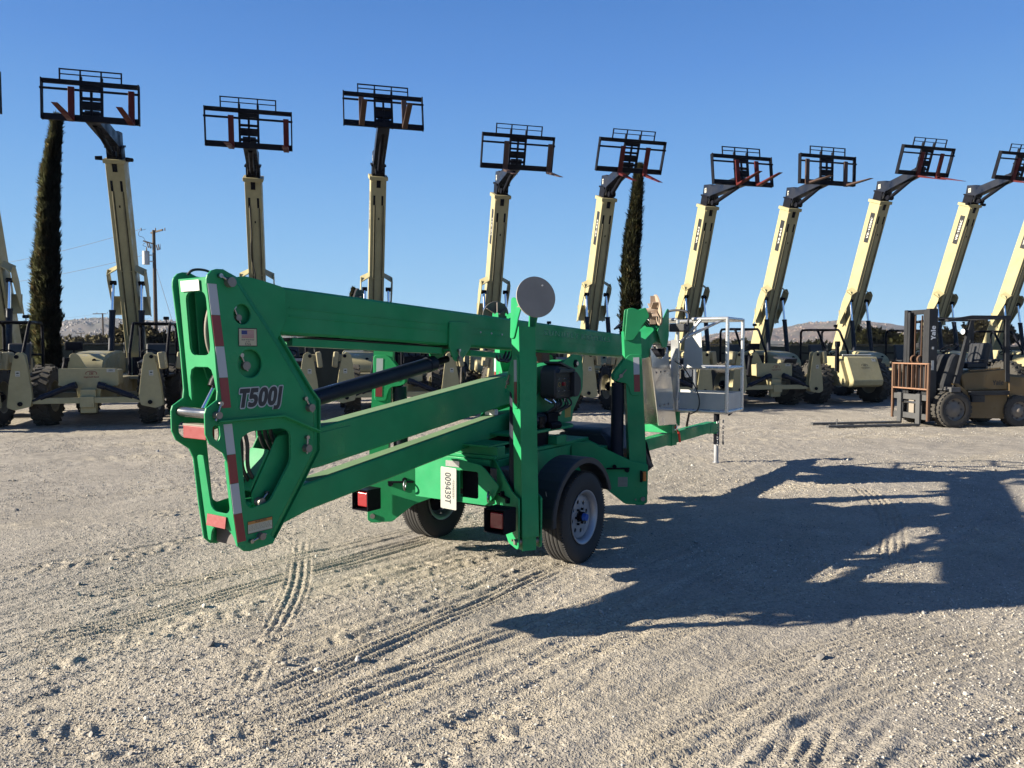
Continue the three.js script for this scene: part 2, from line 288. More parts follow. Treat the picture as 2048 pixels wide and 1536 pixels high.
{
  const cap = x => Math.max(.05, Math.abs(x) < 14 ? .07 : Math.abs(x) * .2);
  const xs = spread(-3.6, 4.6, .0145, -2600, 2600, 1.035, cap), zs = spread(2.3, 7.2, .0135, -400, 4200, 1.03, cap);
  const nx = xs.length, nz = zs.length, pos = new Float32Array(nx * nz * 3), uv = new Float32Array(nx * nz * 2), col = new Float32Array(nx * nz * 3);
  for (let j = 0; j < nz; j++) for (let i = 0; i < nx; i++) {
    const x = xs[i], z = zs[j], o = j * nx + i, near = z > 1 && z < 60 && Math.abs(x) < 40;
    pos[o * 3] = x; pos[o * 3 + 1] = near ? groundH(x, z) : 0; pos[o * 3 + 2] = -z;
    uv[o * 2] = (x * .96 + z * .28) / 2.4; uv[o * 2 + 1] = (z * .96 - x * .28) / 2.4;
    const dust = fbm(x * .55 + 3, z * .55 + 9, 4, 301), grey = fbm(x * 1.6, z * 1.6, 3, 311), pk = near ? trackAt(x, z)[1] : 0;
    const jit = (hash2(Math.round(x * 200), Math.round(z * 200), 7) - .5) * (.14 + .2 * clamp((z - 7) / 5)), b = .93 + (dust - .5) * .30 + pk * .04 + jit, w = clamp((dust - .42) * 3) * .5 + pk * .35, g = (grey - .5) * .16;
    col[o * 3] = (b + g) * (.465 + .03 * w); col[o * 3 + 1] = (b + g) * (.45 + .015 * w); col[o * 3 + 2] = (b + g) * (.438 - .03 * w);
  }
  const idx = new Uint32Array((nx - 1) * (nz - 1) * 6); let q = 0;
  for (let j = 0; j < nz - 1; j++) for (let i = 0; i < nx - 1; i++) { const a = j * nx + i; idx[q++] = a; idx[q++] = a + 1; idx[q++] = a + nx; idx[q++] = a + 1; idx[q++] = a + nx + 1; idx[q++] = a + nx; }
  const g = new THREE.BufferGeometry(); g.setAttribute('position', new THREE.BufferAttribute(pos, 3)); g.setAttribute('uv', new THREE.BufferAttribute(uv, 2)); g.setAttribute('color', new THREE.BufferAttribute(col, 3)); g.setIndex(new THREE.BufferAttribute(idx, 1)); g.computeVertexNormals();
  const m = new THREE.Mesh(g, groundMat); m.name = 'ground'; m.receiveShadow = m.castShadow = true; m.userData = { kind: 'structure', label: 'pale gravelly dirt yard marked with tyre tracks' }; scene.add(m);
}
{ // loose stones lying on the dirt
  const r = rng(991), N = 150000, g = new THREE.IcosahedronGeometry(1, 0); { const p = g.attributes.position; for (let i = 0; i < p.count; i++) { const k = .78 + .44 * hash2(Math.round(p.getX(i) * 50), Math.round(p.getY(i) * 50 + p.getZ(i) * 170), 4); p.setXYZ(i, p.getX(i) * k, p.getY(i) * k * .75, p.getZ(i) * k); } g.computeVertexNormals(); }
  const im = new THREE.InstancedMesh(g, std([1, 1, 1], .95), N), m4 = new THREE.Matrix4(), qn = new THREE.Quaternion(), c = new THREE.Color(), tn = [[.34, .31, .27], [.27, .255, .24], [.42, .40, .36], [.17, .16, .15], [.31, .27, .21]];
  for (let i = 0; i < N; i++) {
    let x, z, t = 0; do { z = 2.4 + 17 * Math.pow(r(), 1.5); x = -9 + 19 * r(); t++; } while (t < 6 && fbm(x * .9, z * .9, 3, 401) < .34 + .3 * r());
    const big = r(), s = (.0022 + .0035 * r() + (big > .975 ? .007 * r() : 0) + (big > .9993 ? .012 : 0));
    qn.setFromEuler(new THREE.Euler(r() * 6.3, r() * 6.3, r() * 6.3)); m4.compose(V(x, groundH(x, z) + s * .25, -z), qn, V(s * (1 + .5 * r()), s, s * (1 + .4 * r()))); im.setMatrixAt(i, m4);
    const k = tn[(r() * tn.length) | 0], b = .8 + .4 * r(); c.setRGB(k[0] * b, k[1] * b, k[2] * b); im.setColorAt(i, c);
  }
  im.name = 'loose_gravel'; im.castShadow = im.receiveShadow = true; tag(im, 'loose gravel scattered over the dirt yard', 'gravel', null, 'stuff'); scene.add(im);
}
// ---------------------------------------------------------------- the towable boom lift (x along its length towards the hitch, z to its right side)
const lift = thing('boom_lift', 'green towable boom lift trailer with folded boom and upright outriggers in the foreground', 'boom lift', [-.11, 0, -6.076], 56 * D2R);
const flat = (draw, w, h, rough = .5) => { const m = new THREE.MeshStandardMaterial({ map: canvasTex(w, h, draw), roughness: rough }); m.color.setRGB(.6, .6, .6); return m; };
{
  const L = lift;
  // -- rear tower: two side plates, bent along the front edge, joined by slotted rear plates
  const edge = [[-2.525, 2.022], [-2.292, 1.729], [-2.062, 1.404], [-2.005, 1.338], [-2.006, 1.047], [-2.336, .588]];
  const inner = [[-2.610, 2.036], [-2.352, 1.70], [-2.125, 1.375], [-2.075, 1.310], [-2.076, 1.060], [-2.385, .628]];
  const rear = [[-2.357, .60], [-2.37, .578], [-2.52, .568], [-2.558, .577], [-2.596, .613], [-2.623, .812], [-2.649, 1.061], [-2.672, 1.113], [-2.748, 1.169], [-2.770, 1.219], [-2.771, 1.324], [-2.762, 1.350], [-2.702, 1.388], [-2.696, 1.435], [-2.711, 1.653], [-2.748, 1.975], [-2.747, 1.999], [-2.741, 2.019], [-2.719, 2.042], [-2.691, 2.052], [-2.652, 2.054]];
  const outline = inner.concat(rear);
  const win = roundPoly([[-2.513, 1.214], [-2.296, 1.214], [-2.24, 1.185], [-2.239, 1.02], [-2.388, .807], [-2.515, .792], [-2.547, .82], [-2.578, 1.179]], .04);
  const dslot = roundPoly([[-2.735, 1.262], [-2.69, 1.268], [-2.683, 1.20], [-2.70, 1.168], [-2.738, 1.20]], .02);
  for (const s of [1, -1]) {
    const z = s > 0 ? .140 : -.155, g = [plate(outline, .016, z, [ring(-2.544, 1.829, .052), ring(-2.501, 1.57, .074, 32), win, dslot], .004)];
    for (let i = 0; i < edge.length - 1; i++) {                 // the bent-in front margin, and its thin lip
      const a = inner[i], b = inner[i + 1], c = edge[i + 1], d = edge[i], zi = z + s * .006, zo = z - s * .045;
      g.push(hexa([a[0], a[1], zi], [b[0], b[1], zi], [c[0], c[1], zo], [d[0], d[1], zo], [0, 0, -s * .012]));
      g.push(hexa([d[0], d[1], zo], [c[0], c[1], zo], [c[0] + .004, c[1] + .003, zo + s * .018], [d[0] + .004, d[1] + .003, zo + s * .018], [.008, .005, 0]));
    }
    mesh('tower_side_plate', g, M.green, L);
  }
  mesh('plate_ledge', [hexa([-2.706, 1.268, .150], [-2.304, 1.268, .150], [-2.304, 1.276, .178], [-2.706, 1.276, .178], [0, .008, 0]), hexa([-2.304, 1.268, .150], [-2.046, 1.157, .150], [-2.046, 1.165, .178], [-2.304, 1.276, .178], [0, .009, 0])], M.green, L);
  // slotted plates across the back (drawn in [z, y], leaning with the tower)
  const lean = (g, x0, y0, x1, y1) => { const p = g.attributes.position; for (let i = 0; i < p.count; i++) p.setX(i, p.getX(i) + x0 + (x1 - x0) * (p.getY(i) - y0) / (y1 - y0)); g.computeVertexNormals(); return g; };
  const up = plate([[-.147, 2.012], [.132, 2.012], [.132, 1.40], [.108, 1.372], [.10, 1.50], [.085, 1.538], [.05, 1.553], [-.06, 1.553], [-.085, 1.54], [-.10, 1.50], [-.122, 1.365], [-.147, 1.38]], .014, 0, [roundPoly([[-.102, 1.945], [.082, 1.945], [.086, 1.612], [-.098, 1.612]], .055, 6)], .003); up.rotateY(-Math.PI / 2); up.scale(1, 1, -1);
  const fixN = g => { const p = g.toNonIndexed ? (g.index ? g.toNonIndexed() : g) : g; const a = p.attributes.position.array; for (let i = 0; i < a.length; i += 9) for (let k = 0; k < 3; k++) { const t = a[i + 3 + k]; a[i + 3 + k] = a[i + 6 + k]; a[i + 6 + k] = t; } p.computeVertexNormals(); return p; };
  mesh('rear_upper_plate', [lean(fixN(up), -2.722, 2.012, -2.672, 1.37)], M.green, L);
  const lo = plate(roundPoly([[-.147, 1.07], [-.105, 1.07], [-.10, .80], [-.07, .775], [.03, .775], [.06, .80], [.07, 1.08], [.132, 1.08], [.132, .605], [.105, .60], [.085, .66], [.05, .69], [-.06, .69], [-.10, .66], [-.118, .60], [-.147, .605]], .02, 3), .014, 0, [], .003); lo.rotateY(-Math.PI / 2); lo.scale(1, 1, -1);
  mesh('rear_lower_plate', [lean(fixN(lo), -2.635, 1.07, -2.578, .60)], M.green, L);
  mesh('tower_bottom_block', [box(.12, .10, .26, -2.47, .63, -.008)], M.padSteel, L);
  mesh('reflector', [box(.006, .062, .165, -2.612, .728, -.012, [0, 0, -.12], 0)], M.reflRed, L);
  mesh('rear_placard', [box(.003, .055, .16, -2.734, 1.972, -.018, [0, 0, .078], 0)], M.white, L);
  mesh('cross_tube', [cyl([-2.722, 1.318, -.147], [-2.722, 1.318, .132], .027, .027, 20)], M.steel, L);
  const rb = mesh('reflector_block', [box(.052, .068, .20, -2.705, 1.215, -.012, [0, 0, 0], .004)], M.reflRed, L);
  mesh('block_cap', [box(.054, .008, .20, -2.705, 1.2535, -.012, [0, 0, 0], 0)], M.padLight, rb);
  for (const [, a, x, b, y] of [[0, 1.975, -2.749, 1.82, -2.731], [1, 1.660, -2.712, 1.502, -2.693]]) mesh('tape_white', [hexa([x + .004, a, .1485], [y + .004, b, .1485], [y + .054, b, .1485], [x + .054, a, .1485], [0, 0, .0015])], M.tapeWhite, L);
  for (const [a, x, b, y] of [[1.818, -2.731, 1.662, -2.712], [1.50, -2.693, 1.345, -2.678]]) mesh('tape_red', [hexa([x + .004, a, .1485], [y + .004, b, .1485], [y + .054, b, .1485], [x + .054, a, .1485], [0, 0, .0015])], M.tapeRed, L);
  for (const [a, x, b, y] of [[1.261, -2.670, 1.102, -2.652], [.946, -2.637, .786, -2.619]]) mesh('tape_white', [hexa([x, a, .1485], [y, b, .1485], [y + .05, b, .1485], [x + .05, a, .1485], [0, 0, .0015])], M.tapeWhite, L);
  for (const [a, x, b, y] of [[1.10, -2.652, .948, -2.637], [.784, -2.619, .632, -2.597]]) mesh('tape_red', [hexa([x, a, .1485], [y, b, .1485], [y + .05, b, .1485], [x + .05, a, .1485], [0, 0, .0015])], M.tapeRed, L);
  // pins with their keeper bolts
  const pin = (x, y, z, a, r = .021, len = .034) => { const p = mesh('pin', [cyl([x, y, z - .02], [x, y, z + len], r, r * .93, 18)], M.pinSteel, L); const c = Math.cos(a), s = Math.sin(a); mesh('keeper_bolt', [cyl([x - c * .03, y - s * .03, z + len * .5], [x + c * .062, y + s * .062, z + len * .5], .0065, .0065, 8), cyl([x + c * .062, y + s * .062, z], [x + c * .062, y + s * .062, z + .022], .012, .012, 8)], M.steel, p); return p; };
  pin(-2.625, 1.989, .148, 2.65, .027); pin(-2.554, 1.811, .112, 2.0, .018, .022); pin(-2.513, 1.558, .112, 2.0, .025, .024); pin(-2.114, 1.311, .148, 2.1, .024); pin(-2.713, 1.312, .148, 1.2, .02); pin(-2.141, 1.08, .148, 1.5, .024); pin(-2.462, .640, .148, Math.PI + .25, .02); pin(-2.42, .812, .09, .75, .025);
  // decals
  const lettering = flat((c, w, h) => { c.fillStyle = '#1c5c3c'; c.fillRect(0, 0, w, h); c.save(); c.transform(1, 0, -.2, 1, 42, 0); c.font = 'bold 150px sans-serif'; c.textBaseline = 'middle'; c.lineJoin = 'round'; c.lineWidth = 26; c.strokeStyle = '#b9c2c4'; c.scale(.94, 1.1); c.strokeText('T500J', 24, h * .47); c.fillStyle = '#22232b'; c.lineWidth = 9; c.strokeStyle = '#22232b'; c.strokeText('T500J', 24, h * .47); c.fillText('T500J', 24, h * .47); c.restore(); }, 512, 192);
  lettering.transparent = true; lettering.alphaMap = (() => { const t = canvasTex(512, 192, (c, w, h) => { c.fillStyle = '#000'; c.fillRect(0, 0, w, h); c.save(); c.transform(1, 0, -.2, 1, 42, 0); c.font = 'bold 150px sans-serif'; c.textBaseline = 'middle'; c.lineJoin = 'round'; c.lineWidth = 26; c.strokeStyle = '#fff'; c.fillStyle = '#fff'; c.scale(.94, 1.1); c.strokeText('T500J', 24, h * .47); c.fillText('T500J', 24, h * .47); c.restore(); }); t.colorSpace = THREE.NoColorSpace; return t; })();
  decal('model_lettering', lettering, .40, .150, [-2.412, 1.392, .1515], [0, 0, .015], L);
  const flag = flat((c, w, h) => { c.fillStyle = '#cfc4a2'; c.fillRect(0, 0, w, h); c.strokeStyle = '#15241c'; c.lineWidth = 10; c.strokeRect(5, 5, w - 10, h - 10); const fx = 42, fy = 26, fw = w - 84, fh = 88; for (let i = 0; i < 13; i++) { c.fillStyle = i % 2 ? '#d8cfc0' : '#a83438'; c.fillRect(fx, fy + i * fh / 13, fw, fh / 13 + 1); } c.fillStyle = '#26347c'; c.fillRect(fx, fy, fw * .45, fh * .54); c.fillStyle = '#1a1a18'; c.textAlign = 'center'; c.font = 'bold 21px serif'; c.fillText('Built With Pride', w / 2, 142); c.font = 'bold 18px serif'; c.fillText('In The', w / 2, 163); c.font = 'bold 40px serif'; c.fillText('USA', w / 2, 199); }, 256, 212);
  decal('flag_sticker', flag, .116, .096, [-2.515, 1.709, .1505], [0, 0, 0], L);
  const warn = flat((c, w, h) => { c.fillStyle = '#cfcbb4'; c.fillRect(0, 0, w, h); c.fillStyle = '#c98a3a'; c.fillRect(0, 0, w, 38); c.fillStyle = '#16140f'; c.font = 'bold 30px sans-serif'; c.textAlign = 'center'; c.fillText('\u25B2 WARNING', w / 2, 30); c.strokeStyle = '#16140f'; c.lineWidth = 6; c.strokeRect(3, 3, w - 6, h - 6); const r = rng(3); for (let i = 0; i < 5; i++) for (let x = 16; x < w - 30;) { const l = 6 + r() * 20; c.fillRect(x, 48 + i * 13, l, 3); x += l + 7; } }, 320, 140);
  decal('warning_sticker', warn, .16, .068, [-2.457, .697, .1505], [0, 0, .0], L);
  // things seen through the slots
  mesh('leveling_cylinder', [cyl([-2.60, 1.48, 0], [-2.55, 1.60, 0], .034, .034, 18), cyl([-2.615, 1.445, 0], [-2.60, 1.48, 0], .038, .038, 18)], M.black, L);
  mesh('cylinder_rod', [cyl([-2.70, 1.31, 0], [-2.61, 1.46, 0], .012, .012, 12)], M.chrome, L);
  mesh('tower_lever', [plate(roundPoly([[-2.455, .86], [-2.45, .785], [-2.41, .765], [-2.12, .985], [-2.10, 1.10], [-2.18, 1.16], [-2.28, 1.16]], .02), .012, .075), plate(roundPoly([[-2.455, .86], [-2.45, .785], [-2.41, .765], [-2.12, .985], [-2.10, 1.10], [-2.18, 1.16], [-2.28, 1.16]], .02), .012, -.085), hexa([-2.455, .87, -.08], [-2.455, .87, .07], [-2.33, 1.08, .07], [-2.33, 1.08, -.08], [-.008, .008, 0])], M.green, L);
  for (let k = 0; k < 4; k++) mesh('hydraulic_hose', [tube([[-2.55 + k * .012, 1.30, -.06 + k * .035], [-2.50 + k * .012, 1.15, -.05 + k * .035], [-2.49 + k * .014, .98, -.04 + k * .03], [-2.40 + k * .02, .86, -.04 + k * .03], [-2.28, .93, -.03 + k * .025]], .011, 24, 7)], M.hose, L);
  for (let k = 0; k < 3; k++) mesh('hydraulic_hose', [tube([[-2.30 + k * .014, 1.26, -.05 + k * .03], [-2.30 + k * .016, 1.16, -.05 + k * .03], [-2.25 + k * .016, 1.06, -.04 + k * .03], [-2.14, 1.02, -.03 + k * .02]], .012, 18, 7)], M.hose, L);
  for (let k = 0; k < 3; k++) mesh('hose_loop', [tube([[-2.58, 1.99 - k * .03, .02 + k * .02], [-2.63 + k * .012, 1.90, .02 + k * .02], [-2.66 + k * .014, 1.78, .01 + k * .02], [-2.645 + k * .012, 1.66, 0 + k * .02], [-2.58, 1.54, -.01]], .013, 24, 8)], k ? M.hose : M.padLight, L);
  for (const z of [-.055, .01, .06]) mesh('hose_coil', [new THREE.TorusGeometry(.155, .026, 10, 40).translate(-2.455, 1.775, z)], M.hose, L);
  mesh('coil_drum', [cyl([-2.455, 1.775, -.09], [-2.455, 1.775, .09], .13, .13, 28)], M.black, L);
  mesh('inner_hose', [tube([[-2.72, 2.03, -.06], [-2.70, 2.055, -.05], [-2.64, 2.06, -.03], [-2.55, 2.02, -.01]], .007, 16, 6)], M.hose, L);
  // -- main boom: a long rectangular tube with pressed ribs, falling slightly towards the hitch
  const top = u => 1.997 - (u + 2.276) * .0449, bot = u => 1.731 - (u + 2.247) * .0384;
  mesh('main_boom', [plate([[-2.47, bot(-2.47) + .03], [-2.25, bot(-2.25)], [2.25, bot(2.25)], [2.25, top(2.25)], [-2.3, top(-2.3)], [-2.47, top(-2.47) - .02]], .19, 0, [], .014), ...[.38, .56].flatMap(f => [1, -1].map(s => hexa([-2.2, bot(-2.2) + .265 * f, s * .095], [2.24, bot(2.24) + .24 * f, s * .095], [2.24, bot(2.24) + .24 * f + .007, s * .095], [-2.2, bot(-2.2) + .265 * f + .007, s * .095], [0, 0, s * .0035])))], M.green, L);
  mesh('boom_rear_bracket', [1, -1].map(s => plate(roundPoly([[-2.655, 2.0], [-2.503, 2.034], [-2.386, 2.018], [-2.257, 1.993], [-2.234, 1.972], [-2.237, 1.80], [-2.28, 1.73], [-2.36, 1.56], [-2.42, 1.47], [-2.58, 1.47], [-2.63, 1.60]], .02), .012, s * .108)), M.green, L);
  mesh('cable_tray', [hexa([-2.15, 1.665, -.06], [-2.15, 1.665, .06], [-.80, 1.612, .06], [-.80, 1.612, -.06], [0, .045, 0]), hexa([-.46, 1.598, -.06], [-.46, 1.598, .06], [.05, 1.567, .06], [.05, 1.567, -.06], [0, .04, 0])], M.green, L);
  mesh('tray_cable', [tube([[-2.2, 1.70, .03], [-1.9, 1.708, .04], [-1.5, 1.69, .045], [-1.1, 1.675, .035], [-.8, 1.655, .04]], .010, 40, 6)], M.hose, L);
  for (let k = 0; k < 3; k++) mesh('tray_cable', [tube([[-.12 + k * .05, 1.60, .05], [-.10 + k * .05, 1.555 - k * .006, .07], [-.04 + k * .05, 1.56, .075], [.02 + k * .05, 1.62, .06]], .011, 14, 6)], M.hose, L);
  const ghost = new THREE.MeshStandardMaterial({ roughness: .5, color: new THREE.Color().setRGB(.055, .25, .15), transparent: true }); ghost.alphaMap = (() => { const t = canvasTex(1024, 96, (c, w, h) => { c.fillStyle = '#000'; c.fillRect(0, 0, w, h); c.fillStyle = '#8a8a8a'; c.font = 'bold 76px sans-serif'; c.textBaseline = 'middle'; c.save(); c.scale(1.25, 1); c.fillText('SUNBELT RENTALS', 4, h / 2 + 4); c.restore(); }); t.colorSpace = THREE.NoColorSpace; return t; })();
  decal('faded_lettering', ghost, 1.60, .085, [1.33, 1.762, .0992], [0, 0, -.043], L);
  for (let k = 0; k < 3; k++) mesh('boom_stud', [cyl([-.38 + k * .145, 1.775 - k * .007, .095], [-.38 + k * .145, 1.775 - k * .007, .1], .007, .007, 8)], M.tapeWhite, L);
  mesh('cylinder_lug', [1, -1].map(s => plate(roundPoly([[-.773, 1.846], [-.53, 1.846], [-.505, 1.815], [-.512, 1.664], [-.635, 1.556], [-.71, 1.553], [-.745, 1.60], [-.78, 1.663]], .028), .014, s * .104)).concat([box(.24, .012, .19, -.645, 1.64, 0)]), M.green, L);
  pin(-.672, 1.575, .112, 1.75, .019, .02);
  // lift cylinder
  const lc = mesh('lift_cylinder', [cyl([-2.10, 1.322, 0], [-.84, 1.540, 0], .052, .052, 26), cyl([-.90, 1.530, 0], [-.83, 1.542, 0], .057, .057, 26)], M.navy, L); mesh('cylinder_rod', [cyl([-.84, 1.540, 0], [-.67, 1.572, 0], .026, .026, 16)], M.black, lc);
  // parallel riser arms
  const arm = (n, pts) => mesh(n, [plate(pts, .14, 0, [], .008)], M.green, L);
  arm('upper_riser_arm', [[-2.22, 1.10], [-2.16, .93], [-1.965, .940], [1.06, 1.318], [1.06, 1.545], [.95, 1.545], [-1.95, 1.182], [-2.16, 1.155]]);
  arm('lower_riser_arm', [[-2.53, .74], [-2.50, .60], [-2.2, .660], [-2.05, .695], [.75, 1.052], [.75, 1.215], [-2.05, .858], [-2.45, .81]]);
  mesh('arm_dust', [hexa([-1.93, 1.1853, -.058], [-1.93, 1.1853, .058], [.02, 1.4296, .058], [.02, 1.4296, -.058], [0, .0012, 0])], M.dustyGreen, L); mesh('arm_dust', [hexa([-2.02, .8628, -.058], [-2.02, .8628, .058], [.02, 1.1229, .058], [.02, 1.1229, -.058], [0, .0012, 0])], M.dustyGreen, L);
  for (const s of [1, -1]) mesh('arm_weld_plate', [plate([[-2.2, .95], [-1.72, 1.0], [-1.72, 1.17], [-2.16, 1.13]], .006, s * .073)], M.green, L);
  mesh('arm_rest', [box(.05, .05, .1, -.1, 1.135, 0)], M.white, L);
  pin(.06, 1.36, .07, 0, .022, .01);
  // -- turntable and yoke
  mesh('turntable_plate', [plate(roundPoly([[-.22, -.32], [.70, -.32], [.82, -.2], [.82, .22], [.70, .32], [-.22, .32]], .06), .022, 0).rotateX(Math.PI / 2).translate(0, .972, 0)], M.green, L);
  mesh('slew_ring', [cyl([.22, .83, 0], [.22, .961, 0], .30, .30, 40)], M.black, L);
  for (const s of [1, -1]) mesh('yoke_plate', [plate(roundPoly([[-.05, .984], [.95, .984], [.955, 1.074], [1.145, 1.271], [1.15, 1.45], [1.12, 1.585], [.96, 1.6], [.80, 1.54], [.46, 1.30], [.10, 1.16], [-.05, 1.10]], .04), .014, s * .155)], M.green, L);
  mesh('yoke_pin_boss', [cyl([1.0, 1.512, .162], [1.0, 1.512, .172], .036, .036, 20)], M.black, L); mesh('yoke_pin_boss', [cyl([.69, 1.085, .162], [.69, 1.085, .174], .034, .034, 20)], M.black, L);
  mesh('yoke_pin', [cyl([1.0, 1.512, .172], [1.0, 1.512, .186], .020, .020, 16)], M.steel, L); mesh('yoke_pin', [cyl([.69, 1.085, .174], [.69, 1.085, .186], .019, .019, 16)], M.steel, L);
  const yel = flat((c, w, h) => { c.fillStyle = '#b99f1c'; c.fillRect(0, 0, w, h); c.fillStyle = '#14130c'; c.fillRect(6, 4, w - 12, 22); const r = rng(9); for (let i = 0; i < 10; i++) for (let x = 10; x < w - 16;) { const l = 5 + r() * 16; c.fillStyle = '#55490f'; c.fillRect(x, 36 + i * 12, l, 4); x += l + 6; } }, 128, 160);
  decal('yellow_sticker', yel, .105, .115, [.86, 1.085, .1635], [0, 0, 0], L);
  decal('grey_sticker', flat((c, w, h) => { c.fillStyle = '#8e97a0'; c.fillRect(0, 0, w, h); c.fillStyle = '#1c2330'; c.fillRect(14, 24, 36, 26); c.fillRect(18, 60, 10, 20); c.fillRect(36, 60, 10, 20); }, 64, 128), .05, .085, [.10, 1.285 - .02, .1635], [0, 0, 0], L);
  mesh('sight_tube', [box(.022, .21, .006, .06, 1.13, .166, [0, 0, 0], 0)], M.tapeWhite, L);
  // control box: rounded black shell, switch panel on the right side, raised lid
  const cb = mesh('control_box', [plate(roundPoly([[.34, 1.225], [.34, 1.47], [.40, 1.51], [.60, 1.50], [.70, 1.40], [.71, 1.30], [.66, 1.225]], .05, 5), .16, .262, [], .014)], M.plasticBlack, L);
  mesh('panel_hood', [plate(roundPoly([[.595, 1.235], [.595, 1.455], [.64, 1.45], [.71, 1.39], [.715, 1.30], [.67, 1.235]], .02), .04, .36), plate([[.345, 1.445], [.60, 1.445], [.60, 1.47], [.38, 1.48]], .03, .352)], M.plasticBlack, cb);
  mesh('raised_lid', [hexa([.40, 1.525, .19], [.40, 1.525, .35], [.66, 1.452, .35], [.66, 1.452, .19], [.006, .016, 0])], M.plasticBlack, cb);
  const pan = flat((c, w, h) => { c.fillStyle = '#121315'; c.fillRect(0, 0, w, h); const r = rng(12); for (let i = 0; i < 60; i++) { c.fillStyle = ['#a8842c', '#8c8f92', '#5d6063', '#a98a3c'][(r() * 4) | 0]; const x = 10 + r() * (w - 30), y = 12 + r() * (h - 24); c.fillRect(x, y, 3 + r() * 14, 2 + r() * 3); } c.strokeStyle = '#c09a34'; c.lineWidth = 6; c.beginPath(); c.arc(w * .22, h * .45, 20, 0, 6.3); c.stroke(); c.fillStyle = '#a5222c'; c.beginPath(); c.arc(w * .45, h * .44, 17, 0, 6.3); c.fill(); }, 256, 256);
  decal('switch_panel', pan, .245, .20, [.472, 1.338, .3435], [0, 0, 0], cb);
  mesh('stop_button', [cyl([.458, 1.350, .343], [.458, 1.350, .362], .018, .015, 14)], M.lensRed, cb);
  { const r = rng(21); for (let k = 0; k < 6; k++) mesh('switch', [cyl([.37 + (k % 3) * .09, 1.29 + (k > 2 ? .1 : 0), .343], [.372 + (k % 3) * .09, 1.297 + (k > 2 ? .1 : 0), .357 + r() * .005], .005, .004, 7)], M.steel, cb); }
  mesh('boom_cushion', [box(.13, .085, .10, .50, 1.57, .10)], M.rust, L);
  { const r = rng(31); for (let k = 0; k < 9; k++) { const x = .36 + .035 * k; mesh('valve_hose', [tube([[x, 1.235, .24 + .05 * r()], [x + (r() - .5) * .1, 1.17, .27 + .05 * r()], [.34 + .05 * r() + k * .02, 1.10, .25], [.25 + .15 * r(), 1.02, .23], [.2 + .2 * r(), .99, .2]], .009, 18, 6)], M.hose, L); } for (let k = 0; k < 6; k++) mesh('hose_fitting', [cyl([.35 + k * .055, 1.222, .22 + .08 * r()], [.36 + k * .055, 1.190, .24 + .06 * r()], .012, .010, 8)], M.chrome, L); }
  mesh('valve_block', [box(.16, .12, .12, .38, 1.05, .24), box(.09, .1, .1, .22, 1.04, .24), cyl([.30, 1.0, .30], [.46, 1.0, .30], .035, .035, 14)], M.black, L);
  mesh('pump_motor', [cyl([.08, 1.06, .23], [.30, 1.06, .23], .055, .055, 18)], M.navy, L);
  // -- chassis
  mesh('chassis_frame', [box(1.5, .24, .58, .22, .70, 0), box(1.46, .03, .66, .22, .835, 0), box(.06, .06, 1.40, 0, .37, 0)], M.green, L);
  mesh('rear_frame_plate', [plate(roundPoly([[-.34, .50], [.34, .505], [.42, .58], [.46, .66], [.33, .775], [.29, .80], [.08, .826], [-.34, .806]], .015), .012, 0, [roundPoly([[.10, .745], [.272, .745], [.272, .545], [.10, .545]], .02)]).rotateY(-Math.PI / 2).translate(-.645, 0, 0)], M.green, L);
  mesh('frame_recess', [box(.02, .26, .24, -.55, .645, .18, [0, 0, 0], 0)], M.black, L);
  mesh('serial_plate', [box(.003, .045, .13, -.654, .787, .035, [0, 0, 0], 0)], M.alu, L);
  for (const s of [1, -1]) mesh('side_gusset', [plate([[-.62, .52], [.35, .60], [.62, .82], [-.50, .82]], .012, s * .34)], M.green, L);
  mesh('battery_box', [box(.26, .17, .19, -.42, .68, .40)], M.padSteel, L);
  for (const s of [1, -1]) mesh('rail_stub', [box(.16, .07, .09, .39, .885, s * .33)], M.green, L);
  mesh('cross_channel', [box(.1, .085, .55, -.44, .875, .06), box(.30, .012, .5, -.42, .925, .06)], M.green, L);
  const plateTex = flat((c, w, h) => { c.fillStyle = '#e4e2d8'; c.fillRect(0, 0, w, h); c.save(); c.translate(w / 2, h / 2); c.rotate(Math.PI / 2); c.textAlign = 'center'; c.textBaseline = 'middle'; c.fillStyle = '#26323e'; c.font = 'bold 92px sans-serif'; c.save(); c.scale(.9, 1.1); c.fillText('009439T', -4, 6); c.restore(); c.font = 'bold 32px sans-serif'; c.fillText('\u2022TENNESSEE\u2022', 0, -62); c.fillStyle = '#a8a49c'; c.font = '16px sans-serif'; c.fillText('SEMI', 0, 68); c.restore(); }, 192, 420, .5); plateTex.color.setRGB(.42, .42, .42);
  const lp = mesh('license_plate', [plate(roundPoly([[-.076, -.158], [.076, -.158], [.076, .158], [-.076, .158]], .012), .003, 0).rotateY(-Math.PI / 2)], M.white, L); lp.position.set(-.685, .605, .022); lp.rotation.set(.03, 0, .03);
  decal('plate_print', plateTex, .148, .310, [-.0022, 0, 0], [0, -Math.PI / 2, 0], lp);
  // -- wheels
  const tyreProf = []; { const R = .352, hw = .103; const add = (y, r) => tyreProf.push(new THREE.Vector2(r, y)); add(-.085, .205); add(-.098, .24); add(-hw, .285); add(-.098, .325); add(-.084, .344); const ribs = 5, w = .16; for (let i = 0; i < ribs; i++) { const a = -w / 2 + i * w / ribs, b = a + w / ribs - .008; add(a, R - .001 * Math.abs(i - 2)); add(b, R - .001 * Math.abs(i - 2)); if (i < ribs - 1) { add(b + .001, R - .011); add(b + .007, R - .011); } } add(.084, .344); add(.098, .325); add(hw, .285); add(.098, .24); add(.085, .205); }
